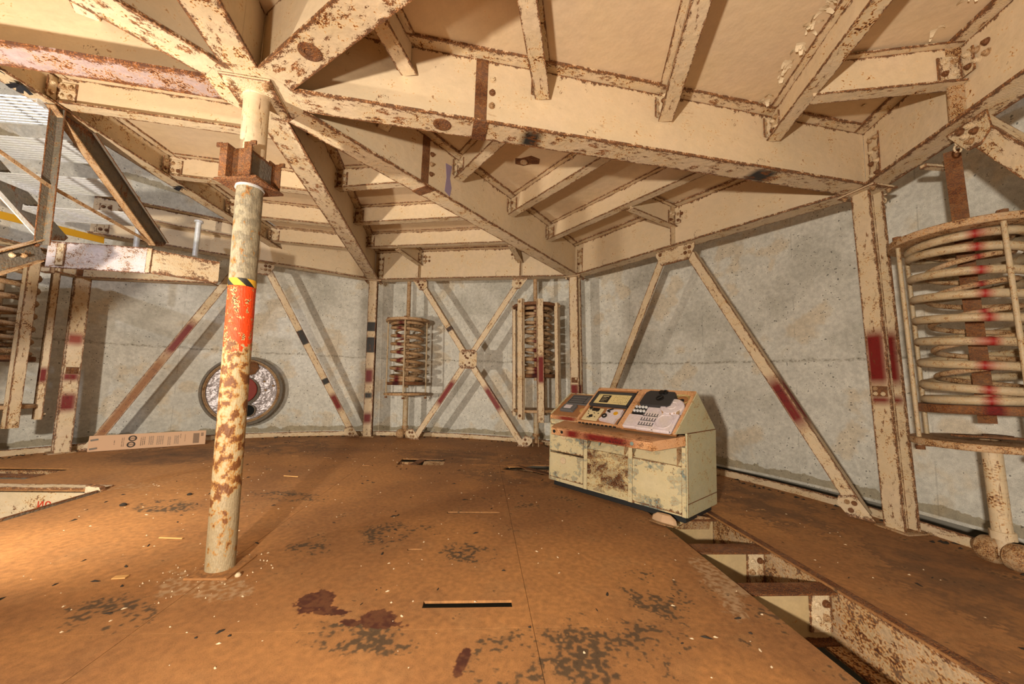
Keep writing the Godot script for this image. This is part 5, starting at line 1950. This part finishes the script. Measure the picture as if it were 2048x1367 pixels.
	lathe(mb, cp(1.16, -0.314, 0.618), -CV, [Vector2(0.0, 0.0), Vector2(0.016, 0.0), Vector2(0.014, 0.004), Vector2(0.0, 0.004)], 14)
	part("stud", mb, M.side_flat, sh)
	# the two sloping instrument panels
	var sl := (cp(0, 0.212, 1.028) - cp(0, -0.18, 0.712))
	var L := sl.length()
	sl /= L
	var nn := CU.cross(sl).normalized()
	if nn.y < 0.0:
		nn = -nn
	var o := cp(0.0, -0.18, 0.712)
	var bs := Basis(CU, sl, nn)
	var put := func(u: float, f: float, h: float) -> Vector3: return o + CU * u + sl * L * f + nn * h
	mb = MB.new()
	box(mb, put.call(0.725, 0.5, 0.0), bs, Vector3(0.478, L, 0.016), 0.004)
	var p1 := part("instrument_panel", mb, M.console_face, t)
	mb = MB.new()
	box(mb, put.call(1.212, 0.5, -0.008), bs, Vector3(0.486, L, 0.012), 0.0)
	var p2 := part("instrument_panel", mb, M.console_face, t)
	# rims of the panels
	mb = MB.new()
	for u in [0.495, 0.952]:
		bar(mb, put.call(u, 0.0, 0.012), put.call(u, 1.0, 0.012), CU, 0.022, 0.012)
	bar(mb, put.call(0.486, 0.985, 0.012), put.call(0.964, 0.985, 0.012), sl, 0.022, 0.012)
	bar(mb, put.call(0.486, 0.015, 0.012), put.call(0.964, 0.015, 0.012), sl, 0.018, 0.012)
	part("panel_rim", mb, M.console_shelf, p1)
	mb = MB.new()
	bar(mb, put.call(0.928, 0.02, 0.010), put.call(0.928, 0.96, 0.010), CU, 0.008, 0.006)
	part("seal", mb, M.black_grey, p1)
	mb = MB.new()
	for u in [0.985, 1.445]:
		bar(mb, put.call(u, 0.0, 0.012), put.call(u, 1.0, 0.012), CU, 0.035 if u < 1.0 else 0.022, 0.020)
	bar(mb, put.call(0.97, 0.97, 0.012), put.call(1.456, 0.97, 0.012), sl, 0.045, 0.018)
	part("panel_rim", mb, M.console_shelf, p2)
	# vent slots along the foot of the middle panel
	mb = MB.new()
	for k in 10:
		box(mb, put.call(0.54 + 0.042 * k, -0.012, 0.008), bs, Vector3(0.026, 0.010, 0.010), 0.0)
	part("slot_vent", mb, M.dark, p1)
	# window with the legend card
	mb = MB.new()
	for e in [[0.725, 0.85, 0.42, 0.024], [0.725, 0.49, 0.42, 0.030]]:
		box(mb, put.call(e[0], e[1], 0.018), bs, Vector3(e[2], e[3], 0.026), 0.004)
	for u in [0.525, 0.925]:
		box(mb, put.call(u - 0.002, 0.67, 0.018), bs, Vector3(0.024, 0.205, 0.026), 0.004)
	var bz := part("window_bezel", mb, M.black_grey, p1)
	mb = MB.new()
	var W := [Color.WHITE, Color.WHITE, Color.WHITE, Color.WHITE]
	mb.quad([put.call(0.535, 0.51, 0.012), put.call(0.915, 0.51, 0.012), put.call(0.915, 0.835, 0.012), put.call(0.535, 0.835, 0.012)], nn, [Vector2(0, 1), Vector2(1, 1), Vector2(1, 0), Vector2(0, 0)], [Vector2.ZERO, Vector2.ZERO, Vector2.ZERO, Vector2.ZERO], W)
	part("legend_card", mb, M.legend, bz)
	# small modules left lying in the lower half of the middle panel
	mb = MB.new()
	box(mb, put.call(0.625, 0.23, 0.016), bs, Vector3(0.17, 0.165, 0.012), 0.003)
	var m1 := part("module", mb, M.legend_plain, p1)
	mb = MB.new()
	box(mb, put.call(0.635, 0.34, 0.026), bs, Vector3(0.075, 0.034, 0.014), 0.002)
	box(mb, put.call(0.570, 0.37, 0.026), bs * Basis(Vector3.BACK, 0.5), Vector3(0.028, 0.032, 0.016), 0.002)
	box(mb, put.call(0.625, 0.16, 0.026), bs * Basis(Vector3.BACK, 0.4), Vector3(0.034, 0.028, 0.014), 0.002)
	for k in 9:
		box(mb, put.call(0.565 + 0.015 * k, 0.10 + 0.24 * rng.randf(), 0.024), bs * Basis(Vector3.BACK, rng.randf() * 3.0), Vector3(0.012, 0.006, 0.006), 0.0)
	part("component", mb, M.black_plastic, m1)
	mb = MB.new()
	prism(mb, put.call(0.83, 0.22, 0.018), CU, sl, PackedVector2Array([Vector2(-0.095, -0.065), Vector2(0.07, -0.085), Vector2(0.075, -0.02), Vector2(0.09, 0.02), Vector2(0.085, 0.085), Vector2(-0.075, 0.075), Vector2(-0.065, 0.01)]), 0.030)
	var m2 := part("module", mb, M.junk, p1)
	mb = MB.new()
	lathe(mb, put.call(0.775, 0.18, 0.034), nn, [Vector2(0.026, 0.0), Vector2(0.026, 0.010), Vector2(0.014, 0.010), Vector2(0.014, 0.0)], 20)
	box(mb, put.call(0.80, 0.35, 0.036), bs * Basis(Vector3.BACK, 0.6), Vector3(0.05, 0.012, 0.012), 0.0)
	box(mb, put.call(0.79, 0.30, 0.036), bs * Basis(Vector3.BACK, -0.4), Vector3(0.04, 0.012, 0.012), 0.0)
	part("component", mb, M.black_plastic, m2)
	mb = MB.new()
	lathe(mb, put.call(0.87, 0.27, 0.033), nn, [Vector2(0.0, 0.004), Vector2(0.022, 0.004), Vector2(0.022, 0.0)], 20)
	part("yellow_label", mb, M.yellow, m2)
	# right panel: black dial housing, open gear tray, pale pressed trays, round reel
	mb = MB.new()
	prism(mb, put.call(1.185, 0.715, 0.028), CU, sl, PackedVector2Array([Vector2(-0.135, -0.085), Vector2(-0.12, -0.10), Vector2(0.125, -0.095), Vector2(0.14, -0.08), Vector2(0.14, 0.06), Vector2(0.12, 0.085), Vector2(-0.10, 0.09), Vector2(-0.13, 0.06)]), 0.06)
	var dh := part("dial_housing", mb, M.black_grey, p2)
	mb = MB.new()
	lathe(mb, put.call(1.21, 0.70, 0.058), nn, [Vector2(0.034, 0.0), Vector2(0.034, 0.006), Vector2(0.026, 0.006), Vector2(0.026, 0.0), Vector2(0.0, 0.0)], 24)
	box(mb, put.call(1.21, 0.70, 0.064), bs * Basis(Vector3.BACK, 0.8), Vector3(0.05, 0.014, 0.012), 0.002)
	lathe(mb, put.call(1.20, 0.835, 0.058), nn, [Vector2(0.022, 0.0), Vector2(0.022, 0.018), Vector2(0.0, 0.018)], 18)
	lathe(mb, put.call(1.235, 0.84, 0.058), nn, [Vector2(0.020, 0.0), Vector2(0.020, 0.022), Vector2(0.010, 0.022), Vector2(0.010, 0.012)], 18)
	part("knob", mb, M.black_plastic, dh)
	mb = MB.new()
	box(mb, put.call(1.075, 0.44, 0.014), bs, Vector3(0.13, 0.10, 0.036), 0.004)
	var gt := part("gear_tray", mb, M.black_plastic, p2)
	mb = MB.new()
	for k in 8:
		lathe(mb, put.call(1.03 + 0.03 * (k % 4), 0.39 + 0.10 * (k / 4), 0.032), nn, [Vector2(0.013, 0.0), Vector2(0.013, 0.012), Vector2(0.006, 0.014), Vector2(0.0, 0.014)], 10)
	part("gear", mb, M.zinc, gt)
	mb = MB.new()
	box(mb, put.call(1.06, 0.17, 0.012), bs, Vector3(0.14, 0.16, 0.028), 0.006)
	part("pale_tray", mb, M.junk, p2)
	mb = MB.new()
	box(mb, put.call(1.195, 0.26, 0.016), bs, Vector3(0.15, 0.27, 0.032), 0.008)
	var t2 := part("pale_tray", mb, M.junk, p2)
	mb = MB.new()
	for k in 3:
		box(mb, put.call(1.195, 0.07 + 0.11 * k, 0.033), bs, Vector3(0.13, 0.004, 0.006), 0.0)
	for k in 6:
		for r in 3:
			box(mb, put.call(1.135 + 0.024 * k, 0.11 + 0.11 * r, 0.033), bs, Vector3(0.005, 0.026, 0.006), 0.0)
	part("ribs", mb, M.black_grey, t2)
	mb = MB.new()
	box(mb, put.call(1.345, 0.20, 0.016), bs, Vector3(0.16, 0.22, 0.034), 0.012)
	var t3 := part("pale_tray", mb, M.junk, p2)
	mb = MB.new()
	var loop := PackedVector3Array()
	for k in 25:
		var a := TAU * k / 24
		loop.append(put.call(1.335 + 0.062 * cos(a) * (1.0 + 0.1 * absf(sin(2 * a))), 0.20 + 0.15 * sin(a) * (1.0 + 0.1 * absf(sin(2 * a))), 0.035))
	tube(mb, loop, 0.006, 6)
	part("moulded_rim", mb, M.junk, t3)
	mb = MB.new()
	for k in 14:
		box(mb, put.call(1.27 + 0.155 * rng.randf(), 0.38 + 0.09 * rng.randf(), 0.036), bs * Basis(Vector3.BACK, rng.randf() * 3.0), Vector3(0.022, 0.008, 0.012), 0.0)
	part("component", mb, M.rusty, t3)
	mb = MB.new()
	lathe(mb, put.call(1.335, 0.56, 0.0), nn, [Vector2(0.098, 0.0), Vector2(0.098, 0.034), Vector2(0.088, 0.044), Vector2(0.050, 0.046), Vector2(0.046, 0.040), Vector2(0.038, 0.040), Vector2(0.034, 0.046), Vector2(0.0, 0.048)], 40)
	part("reel_cover", mb, M.junk, p2)
	mb = MB.new()
	var ring := PackedVector3Array()
	for k in 60:
		var a := TAU * k / 24
		ring.append(put.call(1.37 + (0.052 + 0.0004 * k) * cos(a), 0.80 + 0.11 * sin(a), 0.006 + 0.0003 * k))
	tube(mb, ring, 0.0022, 5)
	part("wire_loop", mb, M.wire, p2)
	mb = MB.new()
	lathe(mb, put.call(1.365, 0.80, -0.001), nn, [Vector2(0.020, 0.0), Vector2(0.020, 0.006), Vector2(0.010, 0.006), Vector2(0.0, 0.001)], 18)
	part("socket", mb, M.dark, p2)
	mb = MB.new()
	prism(mb, put.call(1.33, 0.925, 0.012), CU, sl, PackedVector2Array([Vector2(-0.09, 0.012), Vector2(0.10, 0.012), Vector2(0.07, -0.008), Vector2(-0.04, -0.010)]), 0.003)
	part("paper_strip", mb, M.chip, p2)
	# left bay fittings
	var sl2 := (cp(0, 0.338, 0.960) - cp(0, -0.002, 0.738))
	var L2 := sl2.length()
	sl2 /= L2
	var n2 := CU.cross(sl2).normalized()
	if n2.y < 0.0:
		n2 = -n2
	var o2 := cp(0.0, -0.002, 0.738)
	var b2 := Basis(CU, sl2, n2)
	var put2 := func(u: float, f: float, h: float) -> Vector3: return o2 + CU * u + sl2 * L2 * f + n2 * h
	mb = MB.new()
	box(mb, put2.call(0.25, 0.69, 0.010), b2, Vector3(0.34, 0.17, 0.012), 0.003)
	var gp := part("grey_plate", mb, M.black_grey_light, t)
	mb = MB.new()
	for e in [[0.25, 0.84, 0.30, 0.004], [0.25, 0.53, 0.30, 0.004], [0.20, 0.72, 0.20, 0.003], [0.20, 0.63, 0.20, 0.003]]:
		box(mb, put2.call(e[0], e[1], 0.017), b2, Vector3(e[2], e[3], 0.003), 0.0)
	for e in [[0.10, 0.69], [0.39, 0.69], [0.30, 0.66]]:
		box(mb, put2.call(e[0], e[1], 0.017), b2, Vector3(0.003, 0.12, 0.003), 0.0)
	part("scored_line", mb, M.black_plastic, gp)
	mb = MB.new()
	box(mb, put2.call(0.185, 0.27, 0.020), b2, Vector3(0.17, 0.105, 0.034), 0.006)
	var kp := part("switch_box", mb, M.black_grey_light, t)
	mb = MB.new()
	box(mb, put2.call(0.18, 0.29, 0.038), b2, Vector3(0.09, 0.055, 0.006), 0.001)
	part("switch_plate", mb, M.junk, kp)
	mb = MB.new()
	lathe(mb, put2.call(0.36, 0.27, 0.005), n2, [Vector2(0.032, 0.0), Vector2(0.030, 0.008), Vector2(0.0, 0.010)], 22)
	part("round_plate", mb, M.yellow_dull, t)
	mb = MB.new()
	bar(mb, cp(0.01, -0.0125, 0.716), cp(0.48, -0.0125, 0.716), Vector3.UP, 0.042, 0.002, [[0.10, 0.36, Color(0.30, 0.05, 0.04), 0.07]])
	part("front_strip", mb, M.console_strip, t)
	# rag or shoe sole caught under the right corner
	mb = MB.new()
	var sc := cp(1.30, -0.06, 0.0)
	var pts := []
	for k in 12:
		var a := TAU * k / 12
		pts.append(Vector2(cos(a) * 0.105, sin(a) * (0.05 if cos(a) > 0.0 else 0.04)))
	for r in 3:
		var f0: float = [1.0, 0.92, 0.55][r]
		var f1: float = [0.92, 0.55, 0.0][r]
		var h0: float = [0.004, 0.035, 0.062][r]
		var h1: float = [0.035, 0.062, 0.066][r]
		for k in 12:
			var a: Vector2 = pts[k]
			var b: Vector2 = pts[(k + 1) % 12]
			var q := [sc + CU * a.x * f0 - CV * a.y * f0 + Vector3.UP * h0, sc + CU * b.x * f0 - CV * b.y * f0 + Vector3.UP * h0, sc + CU * b.x * f1 - CV * b.y * f1 + Vector3.UP * h1, sc + CU * a.x * f1 - CV * a.y * f1 + Vector3.UP * h1]
			var qn: Vector3 = (q[1] - q[0]).cross(q[3] - q[0]).normalized()
			var away: Vector3 = (q[0] + q[1]) * 0.5 - sc
			mb.quad(q, qn if qn.dot(away + Vector3.UP * 0.05) > 0.0 else -qn, [Vector2.ZERO, Vector2.RIGHT, Vector2.ONE, Vector2.DOWN], [Vector2.ZERO, Vector2.ZERO, Vector2.ZERO, Vector2.ZERO], W)
	var cap := one("cloth_cap", "crushed tan cloth cap on the floor against the desk's right front corner", "cap", sc, mb, M.card_plain)
	mb = MB.new()
	prism(mb, sc + CU * 0.02 - CV * 0.075 + Vector3.UP * 0.012, CU, (-CV + Vector3.UP * 0.15).normalized(), PackedVector2Array([Vector2(-0.10, -0.02), Vector2(0.11, -0.03), Vector2(0.10, 0.03), Vector2(0.0, 0.05), Vector2(-0.09, 0.03)]), 0.004)
	part("brim", mb, M.rusty, cap)

# ---------------------------------------------------------------- odds and ends
func small_things() -> void:
	# printed box leaning on the floor edge
	var a := Vector3(-4.235, 0.0, -1.965)
	var b := Vector3(-3.525, 0.0, -2.905)
	var d := (b - a).normalized()
	var back := Vector3.UP.cross(d).normalized()
	if back.dot(Vector3(-1, 0, -1)) < 0.0:
		back = -back
	var L := a.distance_to(b)
	var t := thing("cardboard_box", "long flat printed cardboard box standing on edge at the foot of the wall", "cardboard box", a)
	var hgt := 0.20
	var up := (Vector3.UP + back * 0.20).normalized()
	var nn := up.cross(d).normalized()
	if nn.dot(back) > 0.0:
		nn = -nn
	var mb := MB.new()
	box(mb, (a + b) * 0.5 + up * (hgt * 0.5 + 0.004) - nn * 0.025, Basis(d, up, d.cross(up)), Vector3(L, hgt, 0.05), 0.002)
	part("body", mb, M.card_plain, t)
	mb = MB.new()
	var W := [Color.WHITE, Color.WHITE, Color.WHITE, Color.WHITE]
	var Z := [Vector2.ZERO, Vector2.ZERO, Vector2.ZERO, Vector2.ZERO]
	mb.quad([a + up * 0.006 + nn * 0.0015, b + up * 0.006 + nn * 0.0015, b + up * (hgt + 0.002) + nn * 0.0015, a + up * (hgt + 0.002) + nn * 0.0015], nn, [Vector2(0, 1), Vector2(1, 1), Vector2(1, 0), Vector2(0, 0)], Z, W)
	part("printed_face", mb, M.card, t)
	mb = MB.new()
	for k in 2:
		bar(mb, a + d * 0.015 + up * (0.035 + 0.11 * k) + nn * 0.003, a + d * 0.085 + up * (0.045 + 0.11 * k) + nn * 0.003, up, 0.022, 0.004)
	part("tab_slot", mb, M.steel, t)
	# eyelets and odd hooks hanging at the right hand corner
	var c := up_at(67.5, 5.02, H_FLANGE)
	t = thing("eye_bolt", "pale eye bolt hanging under the corner of the right hand column", "eye bolt", c)
	mb = MB.new()
	box(mb, c - Vector3.UP * 0.012, Basis(CU, Vector3.UP, CU.cross(Vector3.UP)), Vector3(0.07, 0.026, 0.03), 0.003)
	part("clip", mb, M.plate, t)
	mb = MB.new()
	var ring := PackedVector3Array()
	var vx := Vector3(0.80, 0, 0.6)
	for k in 19:
		var f := TAU * k / 18
		ring.append(c + vx * cos(f) * 0.026 + Vector3.UP * (sin(f) * 0.026 - 0.062))
	tube(mb, ring, 0.006, 8)
	part("eye", mb, M.column, t)
	c = up_at(67.5, 4.98, H_FLANGE).lerp(up_at(112.5, 4.98, H_FLANGE), 0.12)
	mb = MB.new()
	box(mb, c + Vector3(0.08, -0.02, 0), Basis(GB, Vector3.UP, GA), Vector3(0.20, 0.03, 0.05), 0.004)
	box(mb, c + Vector3(0.17, 0.0, 0), Basis(GB, Vector3.UP, GA), Vector3(0.05, 0.055, 0.05), 0.004)
	one("bracket_stub", "stub bracket sticking out from the flaking lower flange at upper right", "bracket", c, mb, M.plate)
	c = up_at(67.5, 4.86, H_FLANGE).lerp(up_at(112.5, 4.86, H_FLANGE), 0.225)
	mb = MB.new()
	for k in 3:
		var q := PackedVector3Array()
		for j in 13:
			var f := TAU * j / 12
			q.append(c + Vector3(0.02 * cos(f) + 0.012 * (k % 2), -0.03 - 0.045 * k + 0.026 * sin(f), 0.014 * sin(f) * (k % 2)))
		tube(mb, q, 0.006, 6)
	one("shackle", "small pale shackle hanging beside the top of the large spring's hanger", "shackle", c, mb, M.column)
	# litter on the floor
	var lit := MB.new()
	for k in 520:
		var p := rng.randf_range(-1.8, 4.3)
		var q := rng.randf_range(-4.2, 1.4)
		if p > 2.84 and p < 3.45:
			continue
		var at := pq(p, q, 0.0)
		if Vector2(at.x, at.z).length() > 4.7 or (at - cp(0.73, 0.25, 0.0)).length() < 0.85:
			continue
		var s := rng.randf_range(0.002, 0.007)
		lump(lit, at, Vector3(s * rng.randf_range(1.0, 2.2), s * 0.5, s))
	var o := one("litter", "pale flakes and crumbs of paint scattered over the rusty floor", "debris", Vector3.ZERO, lit, M.chip)
	o.set_meta("kind", "stuff")
	lit = MB.new()
	for k in 240:
		var p := rng.randf_range(-1.8, 4.3)
		var q := rng.randf_range(-4.2, 1.4)
		if p > 2.84 and p < 3.45:
			continue
		var at := pq(p, q, 0.0)
		if Vector2(at.x, at.z).length() > 4.7 or (at - cp(0.73, 0.25, 0.0)).length() < 0.85:
			continue
		var s := rng.randf_range(0.003, 0.012)
		lump(lit, at, Vector3(s * rng.randf_range(1.0, 3.5), s * 0.5, s * 0.8))
	o = one("grit", "dark crumbs and flakes of scale scattered over the rusty floor", "debris", Vector3.ZERO, lit, M.grime)
	o.set_meta("kind", "stuff")
	var sticks := [[-0.72, -0.22, 0.15, 0.2, "pale splinter of wood lying left of the leaning post"], [-1.15, -1.75, 0.16, 0.1, "thin pale splinter on the floor between the left opening and the printed box"], [-0.42, 0.22, 0.06, 0.4, "short tan chip of wood at the lower left of the post foot"]]
	for k in 3:
		var e: Array = sticks[k]
		var m2 := MB.new()
		var p0 := Vector3(e[0], 0.005, e[1])
		bar(m2, p0, p0 + Vector3(cos(e[3]), 0, -sin(e[3])) * e[2], Vector3(sin(e[3]), 0, cos(e[3])), 0.010 if k < 2 else 0.03, 0.006)
		one("splinter", e[4], "splinter", p0, m2, M.splinter)
	var stones := [[-1.42, -0.98, 0.018, "small dark nut on the floor past the kerb of the left opening"], [-1.62, -0.62, 0.022, "dark pebble beside the kerb of the left floor opening"]]
	for e in stones:
		var m3 := MB.new()
		lathe(m3, Vector3(e[0], 0.0, e[1]), Vector3.UP, [Vector2(0.0, 0.0), Vector2(e[2], 0.0), Vector2(e[2] * 1.1, e[2] * 0.5), Vector2(e[2] * 0.5, e[2] * 0.9), Vector2(0.0, e[2] * 0.95)], 8)
		one("pebble", e[3], "pebble", Vector3(e[0], 0, e[1]), m3, M.grime)

# ---------------------------------------------------------------- the photographer's lamps
func lamps() -> void:
	var names := ["work lamp on a tripod left of the view, lighting the far wall", "work lamp on a tripod behind the viewer, lighting the desk and ceiling", "bulb lamp hung above the stair opening, shining down through the treads"]
	for k in LAMPS.size():
		var L: Array = LAMPS[k]
		var at: Vector3 = L[0]
		var s: float = L[3]
		var aim: Vector3 = L[4].normalized()
		var spot: bool = L[5] > 0.0
		var t := thing("work_lamp", names[k], "lamp", Vector3(at.x, 0.0, at.z) if spot else Vector3(at.x, 6.15, at.z))
		var m := StandardMaterial3D.new()
		m.resource_name = "lamp_glow"
		m.albedo_color = Color(0.9, 0.9, 0.9)
		m.emission_enabled = true
		m.emission = L[1]
		m.emission_energy_multiplier = 1.0
		var mb := MB.new()
		if spot:
			lathe(mb, at - aim * 0.03, aim, [Vector2(0.0, 0.0), Vector2(s * 1.3, 0.0), Vector2(s * 1.3, 0.006), Vector2(0.0, 0.006)], 24)
			part("lamp_face", mb, m, t)
			mb = MB.new()
			lathe(mb, at - aim * 0.13, aim, [Vector2(0.0, 0.0), Vector2(s, 0.0), Vector2(s * 1.4, 0.098), Vector2(0.0, 0.098)], 24)
			part("head", mb, M.black_plastic, t)
			mb = MB.new()
			var c := at - aim * 0.09
			lathe(mb, Vector3(c.x, 0.25, c.z), Vector3.UP, [Vector2(0.0, 0.0), Vector2(0.012, 0.0), Vector2(0.012, c.y - s - 0.25), Vector2(0.0, c.y - s - 0.25)], 10)
			for j in 3:
				var f := TAU * j / 3.0 + 0.4
				tube(mb, PackedVector3Array([Vector3(c.x, 0.45, c.z), Vector3(c.x + cos(f) * 0.3, 0.008, c.z + sin(f) * 0.3)]), 0.008, 8)
			part("tripod", mb, M.black_plastic, t)
		else:
			lathe(mb, at - Vector3.UP * s, Vector3.UP, [Vector2(0.0, 0.0), Vector2(s * 0.7, s * 0.3), Vector2(s, s), Vector2(s * 0.7, s * 1.7), Vector2(0.0, s * 2.0)], 20)
			part("bulb", mb, m, t)
			mb = MB.new()
			lathe(mb, at + Vector3.UP * s, Vector3.UP, [Vector2(0.0, 0.0), Vector2(0.006, 0.0), Vector2(0.006, 6.15 - at.y - s), Vector2(0.0, 6.15 - at.y - s)], 8)
			part("flex", mb, M.black_plastic, t)
		var o: Light3D
		if spot:
			var sl := SpotLight3D.new()
			sl.spot_angle = L[5]
			sl.spot_angle_attenuation = 0.6
			sl.spot_range = 20.0
			sl.spot_attenuation = 2.0
			o = sl
		else:
			var om := OmniLight3D.new()
			om.omni_range = 20.0
			om.omni_attenuation = 2.0
			o = om
		o.name = "lamp_light"
		o.light_color = L[1]
		o.light_energy = L[2]
		o.light_size = s
		o.shadow_enabled = true
		t.add_child(o, true)
		o.transform = Transform3D(Basis.looking_at(aim, Vector3.UP if absf(aim.y) < 0.9 else Vector3.RIGHT), at - t.position)
